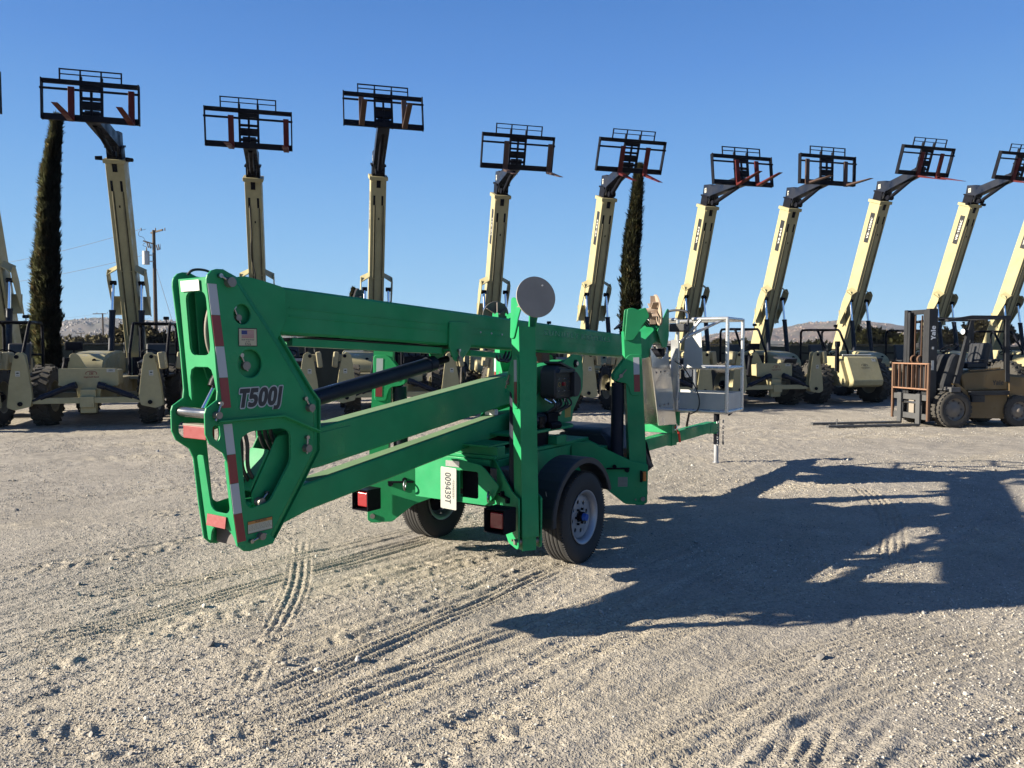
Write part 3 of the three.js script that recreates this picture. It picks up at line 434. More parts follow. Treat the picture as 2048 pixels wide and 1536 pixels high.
  const sipes = () => { const o = []; for (let k = 0; k < 96; k++) { const a = k / 96 * 2 * Math.PI; for (const s of [-1, 1]) { const b = new THREE.BoxGeometry(.007, .012, .022); tf(b, [0, .3465, s * .082], [0, 0, 0]); b.rotateZ(a + (s > 0 ? .03 : 0)); o.push(b); } } return o; };
  for (const s of [1, -1]) {
    const t = mesh('wheel_tyre', () => [new THREE.LatheGeometry(tyreProf, 80).rotateX(Math.PI / 2), ...sipes()], M.rubber, L, 'liftTyre'); t.position.set(.02, .352, s * .70); if (s < 0) t.rotation.y = Math.PI;
    const holes = Array.from({ length: 8 }, (_, k) => ring(.115 * Math.cos(k * Math.PI / 4 + .2), .115 * Math.sin(k * Math.PI / 4 + .2), .017, 14)); holes.push(ring(0, 0, .042, 20));
    mesh('wheel_rim', () => [plate(ring(0, 0, .158, 48), .008, .045, holes, .002), new THREE.LatheGeometry([[.158, .045], [.165, .055], [.172, .035], [.182, .035], [.186, .07], [.196, .085], [.207, .092], [.209, .098], [.198, .094], [.18, .078], [.172, .04], [.165, -.08], [.20, -.095]].map(q => new THREE.Vector2(q[0], q[1])), 56).rotateX(Math.PI / 2)], M.rimSilver, t, 'liftRim');
    mesh('hub', () => [cyl([0, 0, -.1], [0, 0, .085], .041, .038, 24), ...Array.from({ length: 6 }, (_, k) => cyl([.062 * Math.cos(k * 1.047), .062 * Math.sin(k * 1.047), .045], [.062 * Math.cos(k * 1.047), .062 * Math.sin(k * 1.047), .065], .010, .009, 6))], M.black, t, 'liftHub');
    mesh('hub_cap', () => [cyl([0, 0, .085], [0, 0, .115], .030, .026, 20)], M.blueCap, t, 'liftCap');
    mesh('brake_drum', () => [cyl([0, 0, -.02], [0, 0, .03], .13, .13, 24)], M.black, t, 'liftDrum');
    // moulded mudguard: an arch with a rolled lip
    const arch = []; for (let k = 0; k <= 18; k++) { const a = Math.PI * (1.0 - k / 18 * .93) + .06; arch.push([-.01 + .475 * Math.cos(a), .385 + .435 * Math.sin(a)]); }
    const ai = arch.map(q => [q[0] * .965, .385 + (q[1] - .385) * .955]);
    const f = mesh('mudguard', [plate(arch.concat(ai.slice().reverse()), .235, s * .695, [], .012), plate(arch.concat(arch.map(q => [q[0] * .90, .385 + (q[1] - .385) * .89]).reverse()), .012, s * .808, [], .005)], M.plasticBlack, L);
    mesh('guard_scuff', [cyl([-.46, .62, s * .735], [-.458, .585, s * .742], .004, .003, 6)], M.padLight, f);
  }
  mesh('axle', [cyl([.02, .352, -.6], [.02, .352, .6], .035, .035, 14)], M.black, L);
  // -- four outriggers folded upright, turned 54 degrees off the trailer's length
  const spots = [[-.70, .725, -126, 'rear'], [1.10, .74, -54, 'front'], [1.10, -.74, 54, 'front'], [-.68, -.705, 126, 'rear']];
  spots.forEach(([u, w, deg, end], i) => {
    const G = (n, g, m, p, k) => { const o = mesh(n, g, m, p, k); if (p === L) { o.position.set(u, 0, w); o.rotation.y = deg * D2R; } return o; };
    const leanD = -.052, legTop = 1.80;
    const leg = G('outrigger_leg', () => [hexa([-.065, .36, -.06], [.085, .36, -.06], [.085 + leanD * 1.44, legTop, -.06], [-.065 + leanD * 1.44, legTop, -.06], [0, 0, .12]), hexa([-.02, .26, -.05], [.06, .26, -.05], [.06, .36, -.05], [-.04, .36, -.05], [0, 0, .10])], M.green, L, 'legTube');
    for (const t of [1, -1]) {
      G('cylinder_ear', () => [plate(roundPoly([[-.095, 1.60], [-.15, 1.53], [-.225, 1.43], [-.23, 1.375], [-.19, 1.355], [-.11, 1.345], [-.088, 1.29], [-.075, 1.235], [.015, 1.235], [.02, 1.60]], .03), .010, t * .066)], M.green, leg, 'legEar' + t);
      G('foot_yoke', () => [plate(roundPoly([[-.135, 1.72], [-.112, 2.0], [-.06, 2.005], [-.01, 1.985], [.05, 2.012], [.085, 1.93], [.02, 1.85], [-.005, 1.80], [-.06, 1.72]], .02), .010, t * .068)], M.green, leg, 'legYoke' + t);
      G('tape_white', () => [box(.052, .15, .002, -.028, 1.497, t * .0722, [0, 0, .035], 0)], M.tapeWhite, leg, 'legTW' + t);
      G('tape_red', () => [box(.052, .15, .002, -.022, 1.345, t * .0722, [0, 0, .035], 0)], M.tapeRed, leg, 'legTR' + t);
    }
    G('foot_pad', () => [cyl([.165, 1.99, 0], [.177, 1.992, 0], .138, .138, 44), cyl([.03, 1.965, 0], [.165, 1.99, 0], .03, .036, 14), ...[0, 1, 2, 3, 4, 5].map(k => { const b = new THREE.BoxGeometry(.05, .10, .006); b.translate(-.02, .075, 0); b.rotateX(k * Math.PI / 3); b.translate(.15, 1.99, 0); return b; })], i === 0 ? M.padFace : i === 1 ? M.padPaint : M.padSteel, leg, 'legPad');
    if (i === 0) for (const [y, z] of [[2.068, -.045], [1.905, .052]]) G('pad_bolt', [cyl([.177, y, z], [.180, y, z], .006, .006, 8)], M.white, leg);
    G('ear_pin', () => [cyl([-.165, 1.41, -.075], [-.165, 1.41, .088], .017, .017, 14), cyl([-.195, 1.37, .083], [-.12, 1.465, .083], .006, .006, 6)], M.pinSteel, leg, 'legPin');
    const cy = G('outrigger_cylinder', () => [cyl([-.185, .60, 0], [-.178, 1.345, 0], .058, .056, 22), cyl([-.185, .60, 0], [-.185, .70, 0], .062, .062, 22)], M.navy, L, 'legCyl');
    G('cylinder_rod', () => [cyl([-.178, 1.345, 0], [-.165, 1.41, 0], .03, .026, 14)], M.black, cy, 'legRod');
    for (const t of [1, -1]) G('outrigger_bracket', () => [plate(roundPoly([[.075, .285], [.04, .27], [-.12, .275], [-.29, .41], [-.60, .52], [-.60, .83], [-.43, .83], [-.06, .655], [.08, .63]], .02), .012, t * .082)], M.green, L, 'legBr' + t);
    const pp = G('pivot_pin', () => [cyl([.035, .322, -.10], [.035, .322, .104], .020, .020, 16), cyl([-.03, .318, .09], [-.03, .318, .10], .008, .008, 8)], M.pinSteel, L, 'legPP');
    for (const t of [1, -1]) G('latch_rail', () => [box(.20, .012, .026, -.19, .595, t * .10), cyl([-.11, .58, t * .088], [-.11, .58, t * .112], .020, .020, 14), cyl([-.22, .612, t * .088], [-.22, .612, t * .112], .017, .017, 14)], M.black, L, 'legRail' + t);
    if (end === 'rear') { // tail light in a black steel shroud
      const z = Math.sign(w), px = -.93, pz = z > 0 ? .64 : -.62;
      const sh = mesh('light_shroud', [box(.14, .006, .165, px + .03, .57, pz, [0, 0, 0], 0), box(.14, .006, .165, px + .03, .412, pz, [0, 0, 0], 0), box(.14, .158, .006, px + .03, .491, pz - .08, [0, 0, 0], 0), box(.14, .158, .006, px + .03, .491, pz + .08, [0, 0, 0], 0), box(.006, .158, .165, px + .10, .491, pz, [0, 0, 0], 0)], M.black, L);
      mesh('tail_light', [box(.07, .115, .11, px + .02, .49, pz, [0, 0, 0], .012)], M.lensRed, sh);
      mesh('tow_ring', [new THREE.TorusGeometry(.035, .008, 8, 20).rotateY(.5).translate(-.70, .585, z * .40)], M.steel, L);
    } else if (w > 0) { const ph = deg * D2R, dd = .045, tt = .10; const sm_ = mesh('side_marker', [box(.03, .085, .022, 0, 0, 0, [0, 0, 0], .005)], M.amber, L); sm_.position.set(u + dd * Math.cos(ph) + tt * Math.sin(ph), .525, w - dd * Math.sin(ph) + tt * Math.cos(ph)); sm_.rotation.y = ph; mesh('marker_base', [box(.012, .10, .05, -.03, 0, -.005, [0, 0, 0], 0)], M.black, sm_); }
    if (i === 1) decal('bracket_sticker', flat((c, ww, h) => { c.fillStyle = '#8a9088'; c.fillRect(0, 0, ww, h); c.fillStyle = '#30362f'; for (let q = 0; q < 7; q++) c.fillRect(6, 8 + q * 16, ww - 12, 3); }, 96, 120), .085, .085, [u - .20, .475, w + .05], [0, deg * D2R, 0], L).position.set(u - .145 * Math.cos(deg * D2R) + .0895 * Math.sin(deg * D2R), .475, w + .145 * Math.sin(deg * D2R) + .0895 * Math.cos(deg * D2R));
  });
  // -- black moulded covers ahead of the turntable
  const cov = (g, zc, W) => { const p = g.attributes.position; for (let i = 0; i < p.count; i++) { const k = clamp((p.getY(i) - .72) / .16); p.setZ(i, zc + (p.getZ(i) - zc) * (1 - .22 * k * k)); } g.computeVertexNormals(); return g; };
  mesh('front_cover', [cov(plate(roundPoly([[.98, .72], [1.02, .90], [1.10, .925], [1.50, .925], [1.66, .87], [1.74, .74], [1.90, .47], [1.84, .43], [1.70, .46], [1.60, .64]], .05, 4), 1.16, 0, [], .05), 0, 1.16)], M.plasticBlack, L);
  mesh('side_cover', [cov(plate(roundPoly([[-.15, .83], [-.15, .93], [.02, .962], [.72, .93], [.94, .88], [.96, .83]], .04), .26, -.50, [], .04), -.50, .26)], M.plasticBlack, L);
  mesh('front_crossmember', [box(.10, .12, 1.0, .95, .72, 0)], M.green, L);
  // -- drawbar, jack and chains
  mesh('drawbar', [hexa([.9, .60, -.05], [.9, .60, .05], [5.18, .622, .05], [5.18, .622, -.05], [0, -.14, 0])], M.green, L);
  mesh('drawbar_sleeve', [box(.16, .165, .125, 3.70, .535, 0)], M.green, L);
  mesh('jib_rest', [box(.085, .10, .42, 3.44, .685, -.06)], M.green, L);
  mesh('rest_post', [box(.06, .16, .06, 3.75, .70, .02)], M.black, L);
  mesh('red_latch', [cyl([3.66, .69, .08], [3.74, .61, .10], .012, .012, 8), cyl([3.74, .61, .10], [3.78, .49, .10], .016, .015, 10)], M.orangeRed, L); mesh('latch_link', [tube([[3.52, .70, .09], [3.60, .745, .10], [3.68, .70, .10], [3.64, .655, .095], [3.56, .68, .09]], .009, 20, 6, true)], M.chrome, L);
  mesh('brake_lever', [cyl([4.35, .63, -.03], [4.50, .80, -.05], .016, .014, 10)], M.rust, L);
  mesh('coupler', [box(.34, .13, .11, 5.22, .53, 0), cyl([5.36, .44, 0], [5.36, .60, 0], .05, .05, 16)], M.green, L);
  const jk = mesh('jack', [cyl([5.455, .275, 0], [5.455, .83, 0], .041, .041, 18), box(.1, .10, .12, 5.32, .78, -.02), cyl([5.455, .77, 0], [5.455, .77, .16], .014, .014, 8)], M.black, L);
  mesh('jack_leg', [cyl([5.455, 0.012, 0], [5.455, .28, 0], .033, .033, 18), cyl([5.455, .004, 0], [5.455, .02, 0], .05, .05, 18)], M.rimSilver, jk); mesh('jack_handle', [cyl([5.50, .70, .16], [5.64, .73, .16], .012, .018, 10)], M.black, jk);
  for (const [x0, x1, z] of [[5.30, 5.42, .05], [5.50, 5.58, .07]]) { const g = []; for (let k = 0; k < 13; k++) { const t = k / 12, a = Math.PI * t, x = x0 + (x1 - x0) * t, y = .60 - .32 * Math.sin(a); const l = new THREE.TorusGeometry(.016, .0045, 5, 10); l.scale(.75, 1.25, 1); l.rotateY(k % 2 ? Math.PI / 2 : 0); l.translate(x, y, z + .01 * Math.cos(a)); g.push(l); } mesh('safety_chain', g, M.steel, L); }
  mesh('trailing_rod', [cyl([2.72, .47, .04], [2.86, .20, .06], .008, .008, 6)], M.black, L);
  // -- boom tip, jib and hose bundle
  mesh('boom_tip_collar', [box(.17, .235, .215, 2.33, 1.672, 0, [0, 0, -.043])], M.green, L);
  mesh('fly_boom', [hexa([2.3, 1.56, -.08], [2.3, 1.56, .08], [2.68, 1.548, .08], [2.68, 1.548, -.08], [0, .215, 0])], M.green, L);
  mesh('jib_knuckle', [plate(roundPoly([[2.60, 1.775], [2.72, 1.752], [3.0, 1.875], [3.12, 1.925], [3.19, 1.70], [3.05, 1.73], [2.93, 1.71], [2.85, 1.62], [2.82, 1.55], [2.60, 1.535]], .02), .19, 0)], M.green, L);
  for (const s of [1, -1]) mesh('knuckle_side_plate', [plate(roundPoly([[3.245, 2.115], [2.952, 1.852], [3.101, 1.662], [3.235, 1.665], [3.29, 1.80], [3.285, 2.11]], .015), .012, s * .135)], M.green, L);
  for (let k = 0; k < 7; k++) mesh('jib_hose', [tube([[2.30, 1.86 + k * .008, -.08 + k * .027], [2.50, 1.93 + .03 * Math.sin(k * 2.1), -.09 + k * .03], [2.72, 1.98 - .04 * Math.cos(k * 1.7), -.07 + k * .027], [2.95, 1.95 + .02 * k, -.05 + k * .02], [3.16, 1.85 + .015 * k, -.04 + k * .015], [3.22, 1.70, -.03 + k * .012]], .011, 30, 7)], M.hose, L);
  for (const s of [1, -1]) { const j = mesh('jib_arm', [plate([[2.80, 1.655], [2.90, 1.60], [2.98, 1.555], [3.08, 1.527], [3.18, 1.535], [3.26, 1.575], [3.32, 1.66], [3.62, .73], [3.55, .72], [3.08, .755]], .014, s * .11, [ring(3.16, 1.60, .052, 20)].filter(() => false)), hexa([3.30, 1.66, s * .11], [3.60, .73, s * .11], [3.60, .73, s * .06], [3.30, 1.66, s * .06], [.012, .004, 0])], M.aluBright, L); for (const [y, x0] of [[1.375, 2.99], [.985, 3.10]]) for (let k = 0; k < 3; k++) mesh('rivet', [cyl([x0 + k * .125, y + k * .004, s * .117], [x0 + k * .125, y + k * .004, s * .124], .012, .010, 10)], M.pinSteel, j); }
  mesh('jib_pivot', [cyl([3.16, 1.60, -.125], [3.16, 1.60, .125], .05, .05, 20)], M.black, L);
  mesh('jib_lower_arm', [hexa([3.34, 1.72, -.05], [3.34, 1.72, .05], [3.66, .80, .05], [3.66, .80, -.05], [.07, .02, 0])], M.alu, L);
  mesh('rotator', [box(.13, .42, .12, 3.72, .93, .04), cyl([3.72, .70, .04], [3.72, 1.15, .04], .075, .075, 18)], M.green, L);
  // -- work platform of aluminium tube
  const x0 = 3.62, x1 = 4.21, z0 = -.48, z1 = .73, yf = .90, yt = 2.0, ym = 1.42, T = .0225;
  const P = (n, g, m = M.alu) => mesh(n, g, m, L);
  P('platform_floor', [box(x1 - x0, .02, z1 - z0, (x0 + x1) / 2, yf, (z0 + z1) / 2, [0, 0, 0], 0)], M.aluDull);
  for (const [a, b, nm] of [[[x0, z0], [x0, z1]], [[x0, z1], [x1, z1]], [[x1, z1], [x1, z0]], [[x1, z0], [x0, z0]]]) P('toe_board', [hexa([a[0], yf + .01, a[1]], [b[0], yf + .01, b[1]], [b[0], yf + .22, b[1]], [a[0], yf + .22, a[1]], [(a[0] + b[0]) / 2 > 3.9 ? -.006 : .006, 0, (a[1] + b[1]) / 2 > .1 ? -.006 : .006])], M.aluDull);
  P('bottom_rail', rails([[x0, yf, z0], [x0, yf, z1], [x1, yf, z1], [x1, yf, z0], [x0, yf, z0]], T)); P('top_rail', rails([[x0, yt, .30], [x0, yt, z1], [x1, yt, z1], [x1, yt, z0], [x0, yt, z0], [x0, yt, .10]], T)); P('mid_rail', rails([[x0, ym, z0], [x0, ym, z1], [x1, ym, z1], [x1, ym, z0], [x0, ym, z0]], T * .9));
  for (const [x, z] of [[x0, z0], [x0, z1], [x1, z1], [x1, z0], [x0, .12], [x1, .12]]) P('rail_post', [cyl([x, yf, z], [x, yt, z], T, T, 10)]);
  P('rail_brace', [cyl([x0, yt, .42], [x0 - .02, 1.72, .16], T * .8, T * .8, 8)]); P('rail_brace', [cyl([x0 + .25, yt, .60], [x0 - .02, 1.80, .26], T * .8, T * .8, 8)]);
  P('platform_bracket', [plate(roundPoly([[3.60, 1.30], [3.66, 1.83], [3.74, 1.86], [3.82, 1.80], [3.84, 1.30]], .05), .012, .22).rotateY(0), box(.05, .85, .10, 3.60, 1.33, .10)], M.alu);
  P('gate_plate', [hexa([3.60, 1.42, .20], [3.60, 1.42, .44], [3.60, 1.84, .42], [3.60, 1.76, .22], [.012, 0, 0])], M.aluDull);
  P('platform_control', [box(.14, .10, .22, 3.56, 1.90, .15, [0, 0, 0], .02)], M.plasticBlack); P('control_guard', [tube([[3.55, 1.90, .02], [3.54, 2.08, .01], [3.54, 2.105, .06], [3.54, 2.095, .24], [3.54, 2.06, .285], [3.55, 1.92, .265]], .014, 30, 8)], M.plasticBlack);
  P('platform_cable', [tube([[3.58, 1.5, .10], [3.56, 1.42, .22], [3.55, 1.25, .34], [3.56, 1.05, .42], [3.57, .92, .40], [3.60, .86, .30]], .008, 30, 6)], M.hose);
}
// ---------------------------------------------------------------- the row of telehandlers, booms raised
const emblem = (dark) => { const m = new THREE.MeshStandardMaterial({ roughness: .5, transparent: true, map: canvasTex(256, 128, (c, w, h) => { c.fillStyle = dark; c.fillRect(0, 0, w, h); }) }); m.alphaMap = (() => { const t = canvasTex(256, 128, (c, w, h) => { c.fillStyle = '#000'; c.fillRect(0, 0, w, h); c.strokeStyle = '#fff'; c.fillStyle = '#fff'; c.lineWidth = 8; for (const s of [0, 1]) { c.beginPath(); c.ellipse(w / 2, 40, 74, 32, 0, s * Math.PI - .5 + (s ? 0 : -2.1), s * Math.PI + .9 + (s ? .9 : -.4)); c.stroke(); } c.save(); c.transform(1, 0, -.15, 1, 8, 0); c.font = 'bold 54px serif'; c.textAlign = 'center'; c.textBaseline = 'middle'; c.fillText('IR', w / 2, 42); c.restore(); c.font = 'bold 29px sans-serif'; c.textAlign = 'center'; c.fillText('Ingersoll Rand', w / 2, 104); }); t.colorSpace = THREE.NoColorSpace; return t; })(); return m; };
const emblemRed = emblem('#6e1a1c'), emblemDark = emblem('#2a2622');
const boomPlate = text => flat((c, w, h) => { c.fillStyle = '#16171b'; c.fillRect(0, 0, w, h); c.fillStyle = '#e6e4da'; c.font = 'bold 74px sans-serif'; c.textAlign = 'center'; c.textBaseline = 'middle'; c.save(); c.translate(w / 2, h / 2); c.scale(1.12, .92); c.fillText(text, 0, 4); c.restore(); }, 512, 112);
const plate843 = boomPlate('VR-843'), plate1056 = boomPlate('VR-1056C');
const smallLabel = flat((c, w, h) => { c.fillStyle = '#c8c6ba'; c.fillRect(0, 0, w, h); c.fillStyle = '#20222a'; c.beginPath(); c.ellipse(w / 2, h * .38, 20, 12, 0, 0, 7); c.fill(); c.fillRect(22, 26, 20, 6); c.fillStyle = '#7a7c80'; c.fillRect(10, 74, w - 20, 4); c.fillRect(10, 82, w - 24, 4); }, 64, 96);
const handlerMats = { red: M.forkRed, brown: M.forkBrown };

function makeTelehandler(o) {
  const psi = (o.psi ?? 15) * D2R, T = thing('telehandler', o.label, 'telehandler', [o.x, 0, -o.z], psi, 'telehandlers parked in a row with booms raised');
  const P = (n, g, m, p = T, k) => mesh(n, g, m, p, k);
  // wheels
  for (const [x, z] of [[-1.03, 0], [1.03, 0], [-1.03, -3.05], [1.03, -3.05]]) {
    const t = P('wheel_tyre', () => {
      const R = .60, W = .17, prof = [[.33, -.15], [.38, -.168], [.48, -W], [.555, -.165], [.59, -.14], [R, -.08], [R + .004, 0], [R, .08], [.59, .14], [.555, .165], [.48, W], [.38, .168], [.33, .15]].map(q => new THREE.Vector2(q[0], q[1]));
      const g = [new THREE.LatheGeometry(prof, 48).rotateZ(Math.PI / 2)];
      for (let k = 0; k < 22; k++) for (const s of [1, -1]) { const b = new THREE.BoxGeometry(.19, .042, .062); b.rotateY(s * .5); b.translate(s * .085, R + .012, 0); b.rotateX((k + (s > 0 ? .5 : 0)) / 22 * 2 * Math.PI); g.push(b); const c = new THREE.BoxGeometry(.022, .075, .055); c.translate(s * .165, R - .035, s * .0); c.rotateX((k + (s > 0 ? .5 : 0)) / 22 * 2 * Math.PI + .03); g.push(c); }
      return g;
    }, M.rubberDusty, T, 'thTyre'); t.position.set(x, .625, z); if (x < 0) t.rotation.y = Math.PI; t.rotation.x = hash2(o.i, Math.round(x * 9 + z * 5), 5) * 3;
    P('wheel_rim', () => [new THREE.LatheGeometry([[.34, .155], [.325, .15], [.315, .10], [.30, .09], [.29, .02], [.20, .03], [.15, .06], [.0, .06]].map(q => new THREE.Vector2(q[0], q[1])), 32).rotateZ(-Math.PI / 2), new THREE.LatheGeometry([[.34, -.155], [.31, -.14], [.30, -.02], [0, -.02]].map(q => new THREE.Vector2(q[0], q[1])), 32).rotateZ(-Math.PI / 2)], M.creamDull, t, 'thRim');
    P('hub', () => [cyl([.0, 0, 0], [.12, 0, 0], .13, .11, 18), cyl([.12, 0, 0], [.17, 0, 0], .07, .06, 14)], M.black, t, 'thHub');
  }
  P('axle_beam', () => [box(1.8, .16, .2, 0, .62, 0)], M.creamDull, T, 'thAxF'); P('axle_beam', () => [box(1.8, .16, .2, 0, .62, -3.05)], M.creamDull, T, 'thAxR');
  P('chassis', () => [box(.8, .42, 4.5, 0, .80, -1.95), box(2.0, .07, 2.2, 0, .98, -1.9), box(.9, .6, .5, -.12, 1.1, -4.1), box(1.6, .5, .35, 0, .75, -4.45)], M.creamDull, T, 'thChassis');
  // engine hood, rounded at the front
  const hood = P('engine_hood', () => [plateX(roundPoly([[-3.75, 1.0], [-3.75, 1.52], [-3.55, 1.60], [-2.4, 1.56], [-1.85, 1.46], [-1.62, 1.28], [-1.58, 1.0]], .12, 5), .82, -.72, [], .05)], M.cream, T, 'thHood');
  for (let k = 0; k < 5; k++) P('hood_louver', () => [box(.014, .018, .34, -1.134, 1.22 + k * .045, -2.4, [0, 0, 0], 0)], M.black, hood, 'thLouver' + k);
  P('hood_lamp', () => [cyl([-.55, 1.36, -1.745], [-.55, 1.365, -1.715], .045, .045, 16)], M.black, hood, 'thHoodLamp');
  // open operator's cab, viewer's right
  const cab = P('cab_frame', () => { const g = [], x0 = .32, x1 = 1.14, za = -1.25, zb = -2.55, yt = 2.26; for (const x of [x0, x1]) { g.push(...rails([[x, 1.02, za], [x, 1.55, za - .02], [x, yt - .06, za - .42], [x, yt, za - .5], [x, yt, zb + .08], [x, yt - .08, zb], [x, 1.02, zb]], .036, 8)); } g.push(...rails([[x0, yt, za - .5], [x1, yt, za - .5]], .03), ...rails([[x0, yt, zb + .08], [x1, yt, zb + .08]], .03), ...rails([[x0, 1.5, zb], [x1, 1.5, zb]], .025)); return g; }, M.black, T, 'thCab');
  for (let k = 0; k < 6; k++) P('roof_bar', () => [cyl([.32 + .137 * (k + .6), 2.265, -1.76], [.32 + .137 * (k + .6), 2.265, -2.46], .012, .012, 6)], M.black, cab, 'thBar' + k);
  P('cab_floor', () => [box(.82, .06, 1.3, .73, 1.0, -1.9), box(.7, .45, .1, .73, 1.22, -1.32)], M.black, T, 'thFloor');
  P('operator_seat', () => [box(.48, .12, .5, .72, 1.20, -2.05, [0, 0, 0], .04), box(.48, .55, .12, .72, 1.50, -2.32, [-.15, 0, 0], .04)], M.plasticBlack, T, 'thSeat');
  P('steering_wheel', () => [new THREE.TorusGeometry(.19, .015, 6, 24).rotateX(Math.PI / 2 - .5).translate(.72, 1.53, -1.56), cyl([.72, 1.2, -1.38], [.72, 1.52, -1.56], .025, .025, 8)], M.black, T, 'thSteer');
  P('work_lamp', () => [box(.13, .08, .06, 1.05, 2.39, -1.76, [0, 0, 0], .02), cyl([1.05, 2.27, -1.78], [1.05, 2.36, -1.78], .012, .012, 6)], M.black, T, 'thLamp');
  P('front_mudguard', () => [box(.42, .05, .5, 1.0, 1.36, -.12, [.12, 0, 0], .03), box(.42, .16, .05, 1.0, 1.29, .14, [.5, 0, 0], .02)], M.plasticBlack, T, 'thGuard');
  // boom: built along y from the rear pivot, then leaned forward 19.5 degrees
  const bx = -.15, Lb = o.L, tilt = 19.5 * D2R, B = g => { const q = g; q.rotateX(tilt); q.translate(bx, 1.9, -4.15); return q; };
  const boomPt = (t, n, x = 0) => [bx + x, 1.9 + t * Math.cos(tilt) - n * Math.sin(tilt), -4.15 + t * Math.sin(tilt) + n * Math.cos(tilt)];
  const boom = P('boom', [B(box(.42, Lb + .55, .52, 0, Lb / 2 - .275, 0, [0, 0, 0], .012)), B(box(.50, .10, .60, 0, Lb - .03, .0, [0, 0, 0], .01)), ...[-.12, .12].map(x => B(box(.10, .11, .03, x, Lb - .08, .27, [0, 0, 0], .005)))], M.cream);
  for (const x of [-.11, .11]) { P('hydraulic_pipe', [B(cyl([x, .2, .272], [x, Lb - .75, .272], .010, .010, 6))], M.creamDull, boom); P('hydraulic_pipe', [B(cyl([x + .03, .2, .270], [x + .03, Lb - .75, .270], .008, .008, 6))], M.black, boom); P('inspection_slot', [B(box(.055, .26, .012, x, Lb - .62, .262, [0, 0, 0], .004))], M.black, boom); P('pipe_clamp', [B(box(.09, .02, .02, x + .01, 1.95, .272, [0, 0, 0], 0))], M.cream, boom); }
  P('boom_slot', [B(box(.11, .20, .012, 0, Lb - .18, .262, [0, 0, 0], .02))], M.black, boom); P('boom_eye', [B(box(.035, .06, .01, .02, Lb - 1.12, .262, [0, 0, 0], .004))], M.black, boom);
  for (const s of [-1, 1]) { // cylinder lugs: an outer cheek plate and a cap
    const lug = P('boom_cheek', () => [B(plateX(roundPoly([[.20, 1.98], [.33, 1.88], [.34, 1.70], [.10, .80], [-.04, .62], [-.06, 1.50], [.02, 1.9]], .04), .02, s * .44)), B(hexa([s * .21, 2.06, .0], [s * .21, 2.0, .30], [s * .45, 1.86, .34], [s * .45, 1.94, .0], [0, -.025, 0])), B(box(.25, .5, .03, s * .335, .95, .02, [-.45, 0, 0], 0))], M.cream, boom, 'thCheek' + s);
    const a = boomPt(1.62, .22, s * .335), b = [bx + s * .37, .95, -3.02], m = [b[0] + (a[0] - b[0]) * .70, b[1] + (a[1] - b[1]) * .70, b[2] + (a[2] - b[2]) * .70];
    const c = P('lift_cylinder', () => [cyl(b, m, .072, .072, 18), cyl([m[0], m[1] - .04, m[2]], [m[0], m[1] + .015, m[2]], .08, .08, 18)], M.navy, T, 'thCyl' + s); P('cylinder_rod', () => [cyl(m, a, .036, .036, 14)], M.chrome, c, 'thRod' + s); P('rod_eye', () => [cyl([a[0] - .07, a[1], a[2]], [a[0] + .07, a[1], a[2]], .06, .06, 14)], M.black, c, 'thEye' + s);
  }
  decal('model_plate', o.i >= 9 ? plate1056 : plate843, 1.02, .21, [0, 0, 0], [0, 0, 0], boom); { const d = boom.children[boom.children.length - 1], q = boomPt(Lb - .92, .06, -.2135); d.position.set(...q); d.quaternion.setFromRotationMatrix(new THREE.Matrix4().makeBasis(V(0, Math.cos(tilt), Math.sin(tilt)), V(0, -Math.sin(tilt), Math.cos(tilt)).negate(), V(-1, 0, 0))); }
  decal('boom_emblem', emblemRed, .46, .23, [0, 0, 0], [0, 0, 0], boom); { const d = boom.children[boom.children.length - 1], q = boomPt(.9, 0, -.2135); d.position.set(...q); d.quaternion.setFromRotationMatrix(new THREE.Matrix4().makeBasis(V(0, Math.cos(tilt), Math.sin(tilt)), V(0, Math.sin(tilt), -Math.cos(tilt)), V(-1, 0, 0))); }
  if (o.i === 3) P('loose_cable', [tube([[-.10, Lb - .7, .29], [-.08, Lb - 1.4, .30], [-.12, Lb - 2.0, .29], [-.03, Lb - 2.6, .33], [-.06, Lb - 3.2, .30], [-.10, 1.0, .31], [-.02, .6, .30]].map(q => { const w = boomPt(q[1], q[2], q[0]); return w; }), .016, 50, 6)], M.hose, T);
  // black inner sections and goose-neck
  P('boom_extension', [B(box(.34, .34, .40, 0, Lb + .15, .0)), B(box(.29, .34, .35, 0, Lb + .42, .0)), B(box(.40, .05, .44, 0, Lb + .30, 0)), B(box(.12, .18, .06, -.04, Lb + .18, .22))], M.black, T);
  if (o.lamps) for (const s of [-1, 1]) P('boom_lamp', [B(cyl([s * .27, Lb + .03, .20], [s * .42, Lb + .03, .25], .055, .045, 12))], M.black, T);
  for (let k = 0; k < 4; k++) P('boom_hose', [tube([boomPt(Lb + .1, .21, -.12 + k * .07), boomPt(Lb + .35, .26, -.10 + k * .07), boomPt(Lb + .55, .30, -.09 + k * .06), [o.cx + .02 * k, o.ch - .15, o.cz - .5]], .014, 16, 6)], M.hose, T);
  const S = boomPt(Lb + .38, 0), E = [o.cx, o.ch, o.cz], pit = o.pitch * D2R, cb = (y, z) => [E[2] + z * Math.cos(pit) - y * Math.sin(pit), E[1] + y * Math.cos(pit) + z * Math.sin(pit)];   // [z, y] of a point on the carriage
  const e0 = cb(-.43, -.06), e1 = cb(-.17, -.06);
